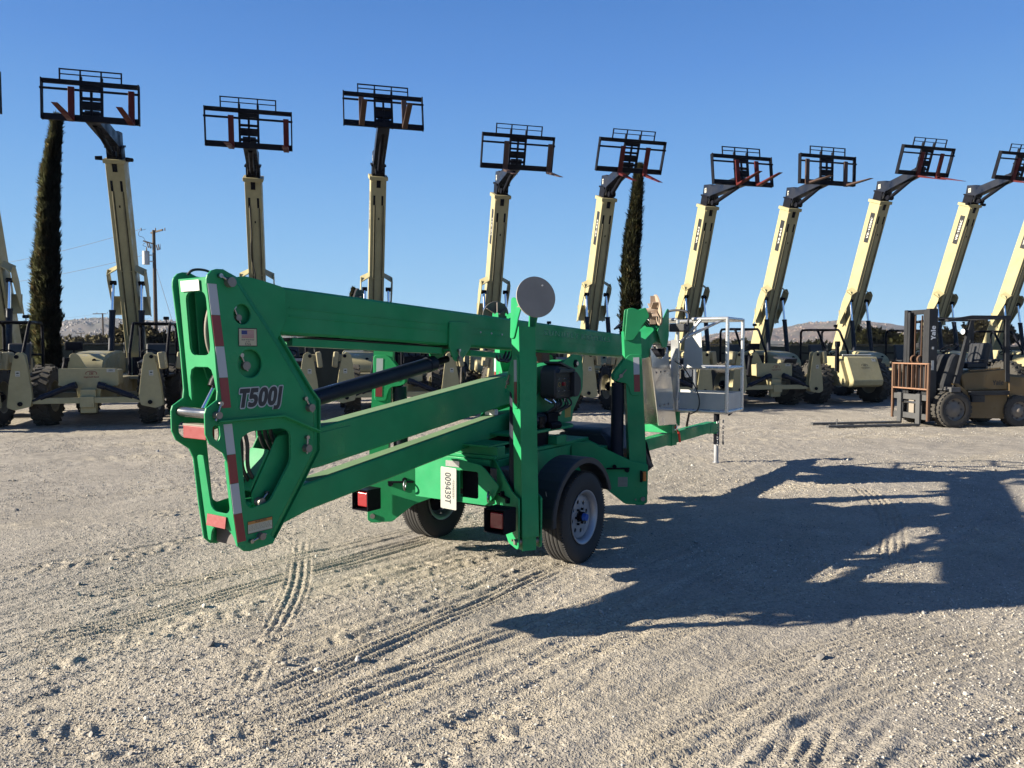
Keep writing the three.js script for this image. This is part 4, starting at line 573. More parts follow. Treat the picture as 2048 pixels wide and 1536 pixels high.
  const nk = plateX(roundPoly([[S[2] - .24, S[1] - .24], [S[2] - .13, S[1] + .30], [S[2] + .25, S[1] + .24], [S[2] + .34, S[1] + .17], e1, e0, [S[2] + .24, S[1] - .12], [S[2] + .13, S[1] - .28]], .015, 2), .30, 0); { const p = nk.attributes.position; for (let i = 0; i < p.count; i++) { const t = clamp((p.getZ(i) - S[2]) / (e0[0] - S[2])); p.setX(i, p.getX(i) + S[0] + (E[0] - S[0]) * t); } }
  const neck = P('goose_neck', [nk], M.navy); decal('neck_label', smallLabel, .11, .15, [S[0] - .153, S[1] + .10, S[2] - .02], [0, -Math.PI / 2, 0], neck);
  P('tilt_cylinder', [cyl([S[0], S[1] - .34, S[2] + .30], [E[0], e0[1] + .0, e0[0] - .22], .06, .06, 14), cyl([S[0] - .1, S[1] - .34, S[2] + .30], [S[0] + .1, S[1] - .34, S[2] + .30], .08, .08, 14)], M.black);
  // fork carriage
  const C = g => { g.rotateX(-pit); g.translate(...E); return g; };
  const car = P('fork_carriage', [C(box(1.95, .10, .06, 0, .40, 0)), C(box(1.95, .135, .07, 0, -.385, 0)), C(box(.03, .90, .13, -.975, 0, .0)), C(box(.03, .90, .13, .975, 0, .0)), C(box(.05, 1.0, .07, -.21, .06, -.04)), C(box(.05, 1.0, .07, .21, .06, -.04)), C(box(.05, .70, .05, 0, -.06, -.03)), C(box(.42, .14, .05, 0, .33, -.02)), C(box(.46, .05, .10, 0, .08, -.05)), C(box(.40, .17, .10, 0, -.07, -.06)), C(box(.42, .06, .12, 0, -.25, -.08))], M.black);
  P('fork_shaft', [C(cyl([-1.0, .22, .06], [1.0, .22, .06], .026, .026, 10))], M.black, car);
  P('load_backrest', [...[-.62, -.21, .21, .62].map(x => C(box(.028, .25, .028, x, .565, 0, [0, 0, 0], 0))), C(box(1.27, .024, .026, 0, .685, 0, [0, 0, 0], 0)), C(box(1.27, .020, .02, 0, .575, 0, [0, 0, 0], 0))], M.black, car);
  for (const [k, x] of o.forks.entries()) { const f = P('fork', [C(plateX(roundPoly([[.07, .27], [.125, .27], [.125, -.40], [.15, -.435], [1.22, -.475], [1.22, -.485], [.10, -.50], [.07, -.47]], .015), .125, x))], handlerMats[o.forkMat[0]]); f.material = handlerMats[o.forkMat]; }
  // front: stabiliser legs, or a plain slanted nose
  if (!o.box) {
    const nose = P('front_plate', () => [plate(roundPoly([[-.56, 1.24], [.52, 1.24], [.56, 1.16], [.56, .88], [.24, .84], [.20, .62], [-.20, .62], [-.24, .84], [-.56, .88]], .03), .05, .82), box(1.06, .32, .5, 0, 1.05, .56, [0, 0, 0], .02), box(.30, .50, .14, 0, .56, .86, [0, 0, 0], .02)], M.cream, T, 'thNose');
    decal('front_emblem', emblemRed, .36, .18, [.05, 1.10, .848], [0, 0, 0], nose); decal('front_label', smallLabel, .16, .07, [.42, 1.19, .848], [0, 0, 0], nose);
    P('stabiliser_beam', () => [box(2.0, .12, .12, 0, .58, .93), box(.26, .22, .16, 0, .55, .94)], M.cream, T, 'thBeam');
    for (const s of [-1, 1]) {
      const lg = P('stabiliser_leg', () => [plate(roundPoly([[s * .98, .66], [s * 1.02, .47], [s * 1.30, .40], [s * 1.44, .46], [s * 1.40, .9], [s * 1.30, 1.50], [s * 1.20, 1.58], [s * 1.10, 1.52], [s * 1.06, 1.30]], .03), .022, 1.03), plate(roundPoly([[s * 1.02, .66], [s * 1.04, .47], [s * 1.30, .40], [s * 1.44, .46], [s * 1.40, .9], [s * 1.30, 1.50], [s * 1.20, 1.58], [s * 1.12, 1.52]], .03), .022, .85), hexa([s * 1.44, .46, .86], [s * 1.44, .46, 1.02], [s * 1.31, 1.5, 1.02], [s * 1.31, 1.5, .86], [-s * .02, 0, 0])], M.cream, T, 'thLeg' + s);
      P('stabiliser_pad', () => [box(.12, .36, .34, s * 1.44, 1.40, .94, [0, 0, s * .12], .03), box(.16, .16, .16, s * 1.33, 1.44, .94, [0, 0, 0], .02)], M.creamDull, lg, 'thPad' + s);
      P('leg_pin', () => [cyl([s * 1.2, .53, 1.03], [s * 1.2, .53, 1.07], .045, .045, 14), cyl([s * 1.24, 1.48, 1.03], [s * 1.24, 1.48, 1.06], .04, .04, 14)], M.black, lg, 'thLegPin' + s);
      decal('leg_label', smallLabel, .085, .11, [s * 1.23, 1.14, 1.0425], [0, 0, 0], lg);
      const sc = P('stabiliser_cylinder', () => [cyl([s * .34, .86, .96], [s * .86, .64, .96], .058, .058, 16), cyl([s * .20, .90, .96], [s * .34, .86, .96], .075, .07, 14), cyl([s * .84, .65, .96], [s * 1.0, .58, .96], .04, .04, 12)], M.navy, T, 'thStC' + s);
    }
    P('sway_cylinder', () => [cyl([-.62, .86, .50], [-.52, 1.40, .45], .055, .055, 16), cyl([-.52, 1.38, .45], [-.515, 1.46, .45], .07, .07, 14)], M.black, T, 'thSway'); P('sway_lug', () => [plate(roundPoly([[-.50, 1.20], [-.45, 1.52], [-.36, 1.56], [-.28, 1.50], [-.12, 1.20]], .03), .04, .45)], M.cream, T, 'thSwayL');
    P('mirror_box', () => [box(.34, .18, .08, -.38, 1.70, .40, [0, 0, 0], .02), cyl([-.38, 1.5, .42], [-.38, 1.64, .42], .02, .02, 8)], M.black, T, 'thMirror');
  } else {
    const nose = P('front_box', () => [plateX(roundPoly([[-.2, 1.42], [.55, 1.42], [.72, 1.40], [1.02, .72], [.98, .58], [.80, .52], [-.2, .60]], .03), 1.05, 0, [], .02), plateX(roundPoly([[-.1, 1.36], [.50, 1.36], [.60, 1.30], [.85, .70], [.80, .56], [-.1, .62]], .03), 1.34, 0, [], .02)], M.cream, T, 'thBoxNose');
    const a = Math.atan2(.68, .30); decal('front_emblem', emblemDark, .36, .18, [.0, 1.13, .8445], [-(Math.PI / 2 - a), 0, 0], nose); decal('front_label', smallLabel, .13, .09, [.36, 1.31, .7645], [-(Math.PI / 2 - a), 0, 0], nose);
    P('nose_rail', () => [cyl([-.5, 1.46, .5], [.5, 1.46, .5], .018, .018, 8)], M.white, T, 'thNoseRail');
    P('lamp_post', () => [box(.09, .75, .08, -.72, 1.35, .55), box(.13, .16, .10, -.72, 1.78, .56, [0, 0, 0], .02)], M.black, T, 'thPost');
  }
  return T;
}
{
  // front-axle centre (x, distance), boom length, carriage centre [x, height, forward], tilt of the forks and their places on the shaft
  const row = [
    [1, -11.85, 15.26, 4.72, .08, 7.15, -.67, 0, [-.35, .85], 'red', 0, 'cut off by the left edge of the picture'],
    [2, -9.02, 16.19, 4.72, -.20, 7.14, -.67, 2.5, [-.37, .84], 'red', 0, 'with red forks, beside the tall cypress and the utility pole'],
    [3, -5.97, 17.18, 4.50, -.10, 6.87, -.75, -8, [-.39, .85], 'red', 0, 'behind the rear tower of the green lift'],
    [4, -2.88, 18.18, 4.76, -.16, 7.57, -.66, 14, [-.55, .50], 'brown', 0, 'behind the middle of the green boom, forks tipped up'],
    [5, .50, 19.26, 4.48, -.16, 6.86, -.75, -17.5, [-.34, .87], 'brown', 0, 'behind the round grey outrigger foot'],
    [6, 3.69, 20.29, 4.60, -.2, 7.01, -.71, -22, [-.30, .45], 'red', 0, 'left of the bushy right-hand cypress, forks pointing down'],
    [7, 7.08, 21.38, 4.56, -.12, 6.88, -.73, 7.5, [-.22, .42], 'red', 0, 'behind the lift platform, forks tipped up to the right'],
    [8, 10.05, 22.35, 4.68, -.22, 7.11, -.69, 0, [-.78, .58], 'brown', 0, 'between the lift platform and the forklift, fork blades level'],
    [9, 13.46, 23.43, 5.12, -.14, 7.62, -.54, -17.5, [-.25, .50], 'red', 1, 'with a slanted front box just left of the forklift mast'],
    [10, 17.25, 24.63, 5.24, -.12, 7.73, -.50, -17.5, [-.25, .50], 'red', 1, 'behind the forklift, carriage cut by the right edge'],
    [11, 20.4, 25.6, 5.2, -.12, 7.7, -.5, -17.5, [-.25, .50], 'red', 1, 'at the right edge, only its boom base in view'],
  ];
  for (const [i, x, z, L, cx, ch, cz, pitch, forks, fm, bxf, w] of row) makeTelehandler({ i, x, z, L, cx, ch, cz, pitch, forks, forkMat: fm, box: bxf || i === 8 ? (i >= 8) : 0, lamps: i === 2 || i === 10, label: `cream telehandler ${w}` });
}
// ---------------------------------------------------------------- forklift (x forward, camera side is -z)
{
  const F = thing('forklift', 'tan and black forklift with long forks lowered to the ground at right', 'forklift', [9.083, 0, -15.904], 188.9 * D2R), P = (n, g, m, p = F) => mesh(n, g, m, p);
  const tyre = (x, z, R, w, cz) => {
    const s = Math.sign(z), t = P('wheel_tyre', [new THREE.LatheGeometry([[R * .60, -w / 2], [R * .8, -w / 2 - .005], [R * .93, -w / 2], [R * .99, -w * .36], [R, 0], [R * .99, w * .36], [R * .93, w / 2], [R * .8, w / 2 + .005], [R * .60, w / 2]].map(q => new THREE.Vector2(q[0], q[1])), 48).rotateX(Math.PI / 2), ...Array.from({ length: 26 }, (_, k) => { const o = []; for (const q of [1, -1]) { const b = new THREE.BoxGeometry(.058, .022, w * .44); b.translate(0, R - .004, q * w * .25); b.rotateZ((k + (q > 0 ? .5 : 0)) / 26 * 2 * Math.PI); o.push(b); } return o; }).flat()], M.rubberDusty, F); t.position.set(x, R, z);
    P('wheel_rim', [new THREE.LatheGeometry([[R * .61, -.09], [R * .58, -.085], [R * .54, -.05], [R * .42, -.045], [R * .38, -.075], [R * .2, -.08], [R * .18, -.11], [0, -.11]].map(q => new THREE.Vector2(q[0], -q[1] * s)), 36).rotateX(Math.PI / 2)], M.padLight, t);
    for (let k = 0; k < 8; k++) mesh('wheel_nut', [cyl([R * .47 * Math.cos(k * .785), R * .47 * Math.sin(k * .785), s * .04], [R * .47 * Math.cos(k * .785), R * .47 * Math.sin(k * .785), s * .075], .018, .016, 6)], M.padSteel, t, 'flNut' + k + s + R);
  };
  tyre(0, -.52, .385, .24); tyre(0, .52, .385, .24); tyre(-1.55, -.48, .33, .20); tyre(-1.55, .48, .33, .20);
  // mast
  for (const s of [-1, 1]) { P('outer_mast_channel', [box(.20, 2.36, .025, .36, 1.30, s * .375), box(.025, 2.36, .10, .45, 1.30, s * .335), box(.025, 2.36, .10, .27, 1.30, s * .335)], M.charcoal); P('inner_mast_channel', [box(.15, 2.26, .02, .38, 1.30, s * .27), box(.02, 2.26, .07, .45, 1.30, s * .24), box(.02, 2.26, .07, .31, 1.30, s * .24)], M.charcoal); P('lift_chain', [box(.03, 1.5, .012, .40, 1.6, s * .10, [0, 0, 0], 0)], M.rust); P('chain_wheel', [new THREE.TorusGeometry(.07, .022, 8, 20).rotateY(Math.PI / 2).rotateY(Math.PI / 2).translate(.42, 1.42, s * .10)], M.rust); }
  P('mast_crossmember', [box(.06, .10, .75, .28, 2.43, 0), box(.05, .10, .72, .28, 1.72, 0), box(.06, .12, .72, .30, .35, 0)], M.charcoal); P('lift_ram', [cyl([.34, .2, 0], [.34, 1.55, 0], .05, .05, 16)], M.black); P('ram_rod', [cyl([.34, 1.5, 0], [.34, 2.2, 0], .03, .03, 12)], M.black);
  const yale = col => { const m = new THREE.MeshStandardMaterial({ color: col, roughness: .5, transparent: true }); m.alphaMap = (() => { const t = canvasTex(256, 112, (c, w, h) => { c.fillStyle = '#000'; c.fillRect(0, 0, w, h); c.fillStyle = '#fff'; c.strokeStyle = '#fff'; c.lineWidth = 4; c.font = 'bold 92px sans-serif'; c.textAlign = 'center'; c.textBaseline = 'middle'; c.fillText('Yale', w / 2, h / 2); c.strokeText('Yale', w / 2, h / 2); }); t.colorSpace = THREE.NoColorSpace; return t; })(); return m; };
  decal('mast_lettering', yale('#c9cbcc'), .40, .165, [.36, 1.98, -.3895], [0, Math.PI, Math.PI / 2], F); P('mast_label', [box(.045, .055, .003, .36, 1.66, -.389, [0, 0, 0], 0)], M.aluDull); P('mast_label', [box(.06, .20, .003, .36, 1.30, -.389, [0, 0, 0], 0)], M.aluDull);
  // carriage, backrest and forks
  P('carriage_bar', [box(.05, .12, 1.05, .54, .62, 0)], M.grey); P('carriage_bar', [box(.05, .12, 1.05, .54, .22, 0)], M.grey); P('carriage_plate', [box(.03, .42, .16, .52, .42, 0), cyl([.5, .3, .04], [.5, .55, .04], .03, .03, 12)], M.padLight); P('side_shifter', [cyl([.52, .50, -.3], [.52, .50, .3], .03, .03, 12)], M.steel);
  for (const s of [-1, 1]) P('backrest_post', [box(.05, 1.20, .05, .57, .74, s * .55)], M.rust);
  P('backrest_rail', [box(.05, .03, 1.15, .57, 1.33, 0)], M.rustEdge); P('backrest_rail', [box(.05, .03, 1.15, .57, .80, 0)], M.rustEdge);
  for (let k = 0; k < 8; k++) P('backrest_bar', [box(.055, .52, .010, .57, 1.065, -.48 + k * .137, [0, 0, 0], 0)], k % 3 ? M.rust : M.rustEdge);
  for (const z of [-.30, .28]) { P('fork', [box(.045, .66, .125, .60, .37, z, [0, 0, 0], .008), hexa([.60, .03, z - .062], [.60, .03, z + .062], [2.66, .022, z + .05], [2.66, .022, z - .05], [0, .042, 0])], M.grey); }
  P('fork_pin', [cyl([2.45, .06, -.30], [2.45, .20, -.30], .012, .012, 8)], M.steel);
  // body
  P('frame_side', [plate(roundPoly([[-.34, .20], [-1.25, .17], [-1.33, .30], [-1.28, .68], [-.36, .70], [-.40, .52], [-.28, .48]], .03), .06, -.50), plate(roundPoly([[-.34, .20], [-1.25, .17], [-1.33, .30], [-1.28, .68], [-.36, .70], [-.40, .52], [-.28, .48]], .03), .06, .50), box(.95, .4, .94, -.85, .48, 0)], M.tan);
  P('step_plate', [box(.92, .09, .10, -.82, .72, -.56), box(.30, .14, .14, -.55, .60, -.54), box(.92, .09, .10, -.82, .72, .56)], M.charcoal);
  const hd = P('engine_cover', [plate(roundPoly([[-.30, .76], [-.22, 1.10], [-.34, 1.15], [-1.28, 1.22], [-1.34, 1.14], [-1.32, .78]], .03), 1.0, 0, [], .02)], M.tan); decal('body_lettering', yale('#0d0b08'), .36, .155, [-1.10, .93, -.503], [0, Math.PI, 0], hd); P('cover_trim', [cyl([-.42, 1.185, -.485], [-1.15, 1.235, -.485], .018, .018, 8)], M.tan, hd);
  P('wheel_arch_strut', [hexa([-.12, .92, -.45], [-.02, .92, -.45], [-.40, .60, -.45], [-.50, .62, -.45], [0, 0, -.10])], M.tan);
  P('front_cowl', [plate(roundPoly([[.16, .55], [.18, .90], [-.02, 1.46], [-.10, 1.55], [-.24, 1.52], [-.16, 1.18], [-.22, .74], [-.30, .55]], .05), .92, 0, [], .03)], M.charcoal); P('cowl_step', [box(.22, .10, .30, .03, .80, -.52), box(.26, .03, .22, .10, .80, -.50)], M.grey);
  P('counterweight', [plate(roundPoly([[-1.34, .28], [-1.30, 1.12], [-2.02, 1.05], [-2.12, .9], [-2.08, .36], [-1.9, .28]], .08), 1.02, 0, [], .05)], M.tan);
  P('operator_seat', [box(.48, .14, .50, -.82, 1.29, 0, [0, 0, 0], .04), box(.14, .46, .50, -1.06, 1.54, 0, [0, 0, .22], .04), cyl([-.70, 1.40, -.28], [-1.0, 1.42, -.28], .02, .02, 8)], M.plasticBlack);
  P('steering_wheel', [new THREE.TorusGeometry(.18, .016, 6, 24).rotateX(Math.PI / 2).rotateZ(-.5).translate(-.34, 1.66, 0), cyl([-.12, 1.48, 0], [-.33, 1.65, 0], .025, .025, 8)], M.black);
  for (const s of [-1, 1]) { P('guard_front_post', [hexa([-.16, .84, s * .46], [-.04, .84, s * .46], [-.40, 2.24, s * .46], [-.47, 2.24, s * .46], [0, 0, s * .06])], M.charcoal); P('guard_rear_post', [hexa([-1.36, .95, s * .46], [-1.26, .95, s * .46], [-1.22, 2.28, s * .46], [-1.31, 2.28, s * .46], [0, 0, s * .06])], M.charcoal); P('guard_roof_rail', [hexa([.12, 2.20, s * .45], [-.44, 2.26, s * .45], [-.44, 2.34, s * .45], [.12, 2.25, s * .45], [0, 0, s * .06]), hexa([-.44, 2.26, s * .45], [-1.36, 2.25, s * .45], [-1.36, 2.34, s * .45], [-.44, 2.34, s * .45], [0, 0, s * .06])], M.charcoal); }
  for (let k = 0; k < 7; k++) P('guard_roof_bar', [box(.03, .035, .92, .08 - k * .23, 2.245 + (k > 1 ? .05 : k * .03), 0, [0, 0, 0], 0)], M.charcoal);
  for (const s of [-1, 1]) { const l = P('head_lamp', [cyl([-.30, 2.0, s * .52], [-.22, 2.0, s * .52], .05, .065, 16)], M.black); P('lamp_glass', [cyl([-.222, 2.0, s * .52], [-.214, 2.0, s * .52], .058, .058, 16)], M.glassLamp, l); }
}
// ---------------------------------------------------------------- yard fence, with dark green screen cloth on steel posts
{
  const A = [-30, 19.4], dir = [Math.cos(15.5 * D2R), Math.sin(15.5 * D2R)], L = 90, step = 3.0;
  const cloth = std([.020, .029, .026], .9, 0, { bumpMap: bumpFine, bumpScale: .004, map: wearMap, side: THREE.DoubleSide }), post = std([.07, .075, .075], .6, .4);
  const f = thing('screened_fence', 'long yard fence covered in dark green screen cloth behind the telehandlers', 'fence', [A[0], 0, -A[1]], 15.5 * D2R), n = L / step, r = rng(8);
  for (let k = 0; k < n; k++) { const g = new THREE.PlaneGeometry(step - .02, 1.72, 14, 6); const p = g.attributes.position; for (let i = 0; i < p.count; i++) { const u = p.getX(i), v = p.getY(i); p.setZ(i, .05 * Math.sin(u * 2.1 + k * 1.7) * (.5 + .5 * Math.cos(v * 1.8)) + .03 * (vnoise(u * 2 + k * 9, v * 2, 71) - .5)); if (v > .8) p.setY(i, v - .02 * (1 - Math.cos(u * 4.2)) * r()); } g.translate(step * (k + .5), .9, -.04); g.computeVertexNormals(); mesh('screen_panel', [g], cloth, f); mesh('fence_post', () => [cyl([0, 0, 0], [0, 1.86, 0], .03, .03, 8)], post, f, 'fencePost').position.x = step * k; }
  mesh('top_rail', [cyl([0, 1.80, 0], [L, 1.80, 0], .018, .018, 6)], post, f);
}
// ---------------------------------------------------------------- vegetation
function sprigGeo(seed, blades, len, wid, up) {
  const r = rng(seed), pos = [], nor = [];
  for (let b = 0; b < blades; b++) { const a = r() * 6.283, tl = (.25 + .75 * r()) * (1 - up) + .12, d = V(Math.cos(a) * tl, 1, Math.sin(a) * tl).normalize(), s = V(-Math.sin(a), 0, Math.cos(a)).applyAxisAngle(d, r() * 6.3), L = len * (.6 + .6 * r()), o = V((r() - .5) * len * .5, (r() - .5) * len * .4, (r() - .5) * len * .5); const p0 = o.clone().addScaledVector(s, -wid), p1 = o.clone().addScaledVector(s, wid), m = o.clone().addScaledVector(d, L * .55), p2 = m.clone().addScaledVector(s, wid * .9), p3 = m.clone().addScaledVector(s, -wid * .9), tip = o.clone().addScaledVector(d, L); const n = d.clone().cross(s).normalize(); for (const q of [p0, p1, p2, p0, p2, p3, p3, p2, tip]) { pos.push(q.x, q.y, q.z); nor.push(n.x, n.y, n.z); } }
  const g = new THREE.BufferGeometry(); g.setAttribute('position', new THREE.Float32BufferAttribute(pos, 3)); g.setAttribute('normal', new THREE.Float32BufferAttribute(nor, 3)); g.setAttribute('uv', new THREE.Float32BufferAttribute(new Float32Array(pos.length / 3 * 2), 2)); return g;
}
const leafMat = new THREE.MeshPhysicalMaterial({ roughness: .85, side: THREE.DoubleSide, transmission: .12, thickness: 0 });
const bark = std([.085, .06, .045], .95, 0, { bumpMap: bumpFine, bumpScale: .02 });
function cypress(label, x, z, H, R, leanX, seed, N = 15000) {
  const t = thing('cypress_tree', label, 'tree', [x, 0, -z], 0, 'slender cypress trees'), r = rng(seed);
  mesh('trunk', [cyl([0, -.05, 0], [leanX * .1, H * .5, 0], .13, .07, 10), cyl([leanX * .1, H * .5, 0], [leanX * .8, H * .93, 0], .07, .02, 8)], bark, t);
  const prof = y => { const k = y; return R * Math.min(1, .7 + k * 2) * Math.pow(Math.max(0, Math.min(1, (1 - k) / .58)), .62) * (.84 + .32 * fbm(k * 11 + seed, 3, 3, seed)); };
  const im = new THREE.InstancedMesh(sprigGeo(seed + 1, 9, .15, .012, .3), leafMat, N), m4 = new THREE.Matrix4(), q = new THREE.Quaternion(), c = new THREE.Color();
  for (let i = 0; i < N; i++) { const k = Math.pow(r(), .92), a = r() * 6.283, lump = .62 + .72 * fbm(a * 1.3 + seed, k * 15, 3, seed + 9), stray = r() > .975 ? 1.1 + .35 * r() : 1, rad = prof(k) * lump * stray * Math.sqrt(.28 + .72 * r()); const y = .35 + k * (H - .35), px = leanX * Math.pow(y / H, 3.2) + .10 * (fbm(k * 5, seed, 2, seed + 4) - .5) + Math.cos(a) * rad, pz = Math.sin(a) * rad; q.setFromEuler(new THREE.Euler((r() - .5) * .7 + Math.sin(a) * .35, r() * 6.3, (r() - .5) * .7 - Math.cos(a) * .35)); const s = .75 + .6 * r(); m4.compose(V(px, y, pz), q, V(s, s * 1.25, s)); im.setMatrixAt(i, m4); const b = .6 + .7 * r(), br = r() > .86 ? 1 : 0; c.setRGB((.082 + .05 * br) * b, (.088 + .012 * br) * b, (.045) * b); im.setColorAt(i, c); }
  im.name = 'crown'; im.userData.kind = 'stuff'; im.castShadow = im.receiveShadow = true; t.add(im); return t;
}
cypress('tall dark cypress standing between the two leftmost telehandlers', -13.52, 21.6, 8.2, .285, .46, 41, 15000);
cypress('cypress rising right of the boom end among the telehandlers, with a stray side branch', 4.22, 26.6, 8.05, .30, .30, 57, 15000);
cypress('far cypress whose tip shows above the green boom', -9.7, 45, 5.2, .36, .1, 63, 5000);
function bush(name, label, x, z, H, W, seed, N, tint, group, size = .16) {
  const t = thing(name, label, 'tree', [x, 0, -z], 0, group), r = rng(seed), lobes = [];
  for (let k = 0; k < 9; k++) lobes.push([(r() - .5) * W * .9, H * (.35 + .45 * r()), (r() - .5) * W * .7, (.22 + .16 * r()) * Math.min(W, H * 1.2)]);
  const lim = [cyl([0, -.1, 0], [.1 * W * .2, H * .4, 0], .05 * H * .5 + .05, .1, 9)]; for (const l of lobes.slice(0, 5)) lim.push(cyl([0, H * .3, 0], [l[0], l[1], l[2]], .07, .02, 6)); mesh('trunk', lim, bark, t);
  const im = new THREE.InstancedMesh(sprigGeo(seed + 2, 8, size * 1.2, size * .22, .1), leafMat, N), m4 = new THREE.Matrix4(), q = new THREE.Quaternion(), c = new THREE.Color();
  for (let i = 0; i < N; i++) { const l = lobes[(r() * lobes.length) | 0], u = r() * 2 - 1, a = r() * 6.283, rr = l[3] * Math.pow(r(), .4) * (.75 + .5 * fbm(a * 2 + seed, u * 4, 3, seed)), s = Math.sqrt(1 - u * u); q.setFromEuler(new THREE.Euler(r() * 6.3, r() * 6.3, r() * 6.3)); const k = .7 + .7 * r(); m4.compose(V(l[0] + rr * s * Math.cos(a), Math.max(.1, l[1] + rr * u * .8), l[2] + rr * s * Math.sin(a)), q, V(k, k, k)); im.setMatrixAt(i, m4); const b = .6 + .8 * r(); c.setRGB(tint[0] * b, tint[1] * b, tint[2] * b); im.setColorAt(i, c); }
  im.name = 'crown'; im.userData.kind = 'stuff'; im.castShadow = im.receiveShadow = true; t.add(im); return t;
}
const G1 = [.16, .165, .075], G2 = [.17, .155, .095], G3 = [.10, .11, .06];
bush('leafy_tree', 'round green tree beyond the fence left of the forklift mast', 33.6, 70, 4.3, 3.8, 71, 5200, G1, 'trees beyond the fence', .3);
bush('leafy_tree', 'low green tree behind the fence touching the forklift mast', 30.9, 56, 2.9, 3.0, 72, 3200, G1, 'trees beyond the fence', .24);
bush('leafy_tree', 'brownish tree beyond the fence seen through the forklift guard', 44.5, 70, 4.6, 3.6, 73, 3800, G2, 'trees beyond the fence', .3);
bush('leafy_tree', 'wide greyish tree behind the forklift seat', 40.5, 72, 3.2, 4.0, 74, 3600, G2, 'trees beyond the fence', .3);
bush('leafy_tree', 'small green tree beside the left cypress', -34.5, 52, 4.1, 2.6, 75, 3200, G3, 'trees beyond the fence', .22);
bush('leafy_tree', 'olive tree beyond the fence between cab roof and green tower', -27.5, 56, 3.3, 3.4, 76, 3000, G2, 'trees beyond the fence', .24);
{ const r = rng(83); const names = ['near the left cypress', 'left of the thin far pole', 'right of the thin far pole', 'under the left hill', 'below the transformer pole', 'beside the second boom', 'behind the platform rail', 'left of the right hill', 'under the right hill', 'below the right hilltop']; const px = [120, 150, 185, 225, 262, 330, 1420, 1470, 1600, 1640]; names.forEach((nm, k) => { const z = 95 + 25 * r(); bush('leafy_tree', `low far shrub tree beyond the fence ${nm}`, (px[k] - 1024) / 1480 * z, z, 2.0 + 1.2 * r(), 4 + 2 * r(), 90 + k, 900, r() > .5 ? G2 : G3, 'trees beyond the fence', .4); }); }
// ---------------------------------------------------------------- utility poles and wires
const poleWood = std([.06, .042, .03], .9, 0, { map: wearMap, bumpMap: bumpFine, bumpScale: .006 });
function pole(label, x, z, H, o = {}) {
  const t = thing('utility_pole', label, 'utility pole', [x, 0, -z], o.turn ?? 0, 'utility poles'), k = o.k ?? 1;
  mesh('pole_shaft', [cyl([0, -.2, 0], [0, H, 0], .17 * k, .12 * k, 12)], poleWood, t);
  mesh('crossarm', [box(2.3 * k, .12 * k, .10 * k, o.off ?? 0, H - .12, .12, [0, o.arm ?? 0, 0], 0)], poleWood, t);
  if (o.full) {
    const tr = mesh('transformer', [cyl([-.62, H - 2.75, .1], [-.62, H - 1.75, .1], .27, .27, 20), cyl([-.62, H - 1.75, .1], [-.62, H - 1.68, .1], .29, .24, 20), box(.4, .08, .10, -.22, H - 2.0, .08), box(.4, .08, .10, -.22, H - 2.5, .08)], M.aluDull, t); mesh('bushing', [cyl([-.56, H - 1.7, .1], [-.56, H - 1.35, .1], .06, .03, 10)], M.padSteel, tr);
    mesh('lower_arm', [box(.8, .10, .10, -.42, H - .98, .10, [0, 0, -.28], 0)], poleWood, t);
    for (const [x, y] of [[-.35, -1.05], [.38, -1.15], [.22, -1.2], [-.52, -1.0]]) mesh('fuse_cutout', [cyl([x, H + y, .12], [x + .12, H + y - .42, .12], .05, .05, 8), cyl([x + .16, H + y + .05, .12], [x + .2, H + y - .4, .12], .02, .02, 6)], M.padSteel, t);
    mesh('jumper_wire', [tube([[-.6, H + .05, .1], [-1.1, H - .1, .1], [-1.15, H - .45, .1], [-.8, H - .6, .1], [-.6, H - .95, .1]], .018, 24, 5)], M.hose, t); mesh('jumper_wire', [tube([[-.56, H - 1.35, .1], [-.85, H - 1.2, .1], [-.6, H - 1.0, .1], [-.3, H - 1.1, .1]], .018, 20, 5)], M.hose, t);
    for (const x of [-.95, .2, .95]) mesh('insulator', [cyl([x, H - .06, .12], [x, H + .16, .12], .05, .04, 8)], M.padSteel, t);
  } else for (const x of [-.9, .9]) mesh('insulator', [cyl([x * k, H - .06, .12], [x * k, H + .2, .12], .06 * k, .04 * k, 7)], M.padSteel, t);
  return t;
}
pole('brown wooden utility pole with grey transformer behind the second telehandler', -28.8, 60, 11.15, { full: 1, arm: -.75, off: .3 });
pole('thin far utility pole standing against the boulder hill', -77.2, 140, 8.3, { k: 1.1, off: -.5 });
pole('faint short pole left of the thin far pole against the hill', -93, 160, 5.0, { k: .8 });
function wire(a, b, sag, r = .016) { const p = []; for (let k = 0; k <= 20; k++) { const t = k / 20; p.push([a[0] + (b[0] - a[0]) * t, a[1] + (b[1] - a[1]) * t - sag * 4 * t * (1 - t), a[2] + (b[2] - a[2]) * t]); } return tube(p, r, 30, 4); }
const wireMat = std([.05, .05, .055], .6);
for (const [a, b, s, l] of [[[-29.8, 11.25, -60], [-62, 8.9, -74], .8, 'upper thin power line sagging left from the wooden utility pole'], [[-29.5, 9.2, -60], [-62, 7.4, -74], .8, 'lower thin power line sagging left from the wooden utility pole'], [[-28.7, 8.2, -60], [-25.6, 3.6, -56], .0, 'guy wire slanting down right from the wooden utility pole'], [[-77.2, 8.3, -140], [-40, 5.6, -100], .5, 'power line running right from the thin far pole'], [[-77.2, 8.3, -140], [-126, 8.0, -170], .8, 'power line running left from the thin far pole']]) tag(mesh('power_line', [wire(a, b, s)], wireMat, scene), l, 'power line');
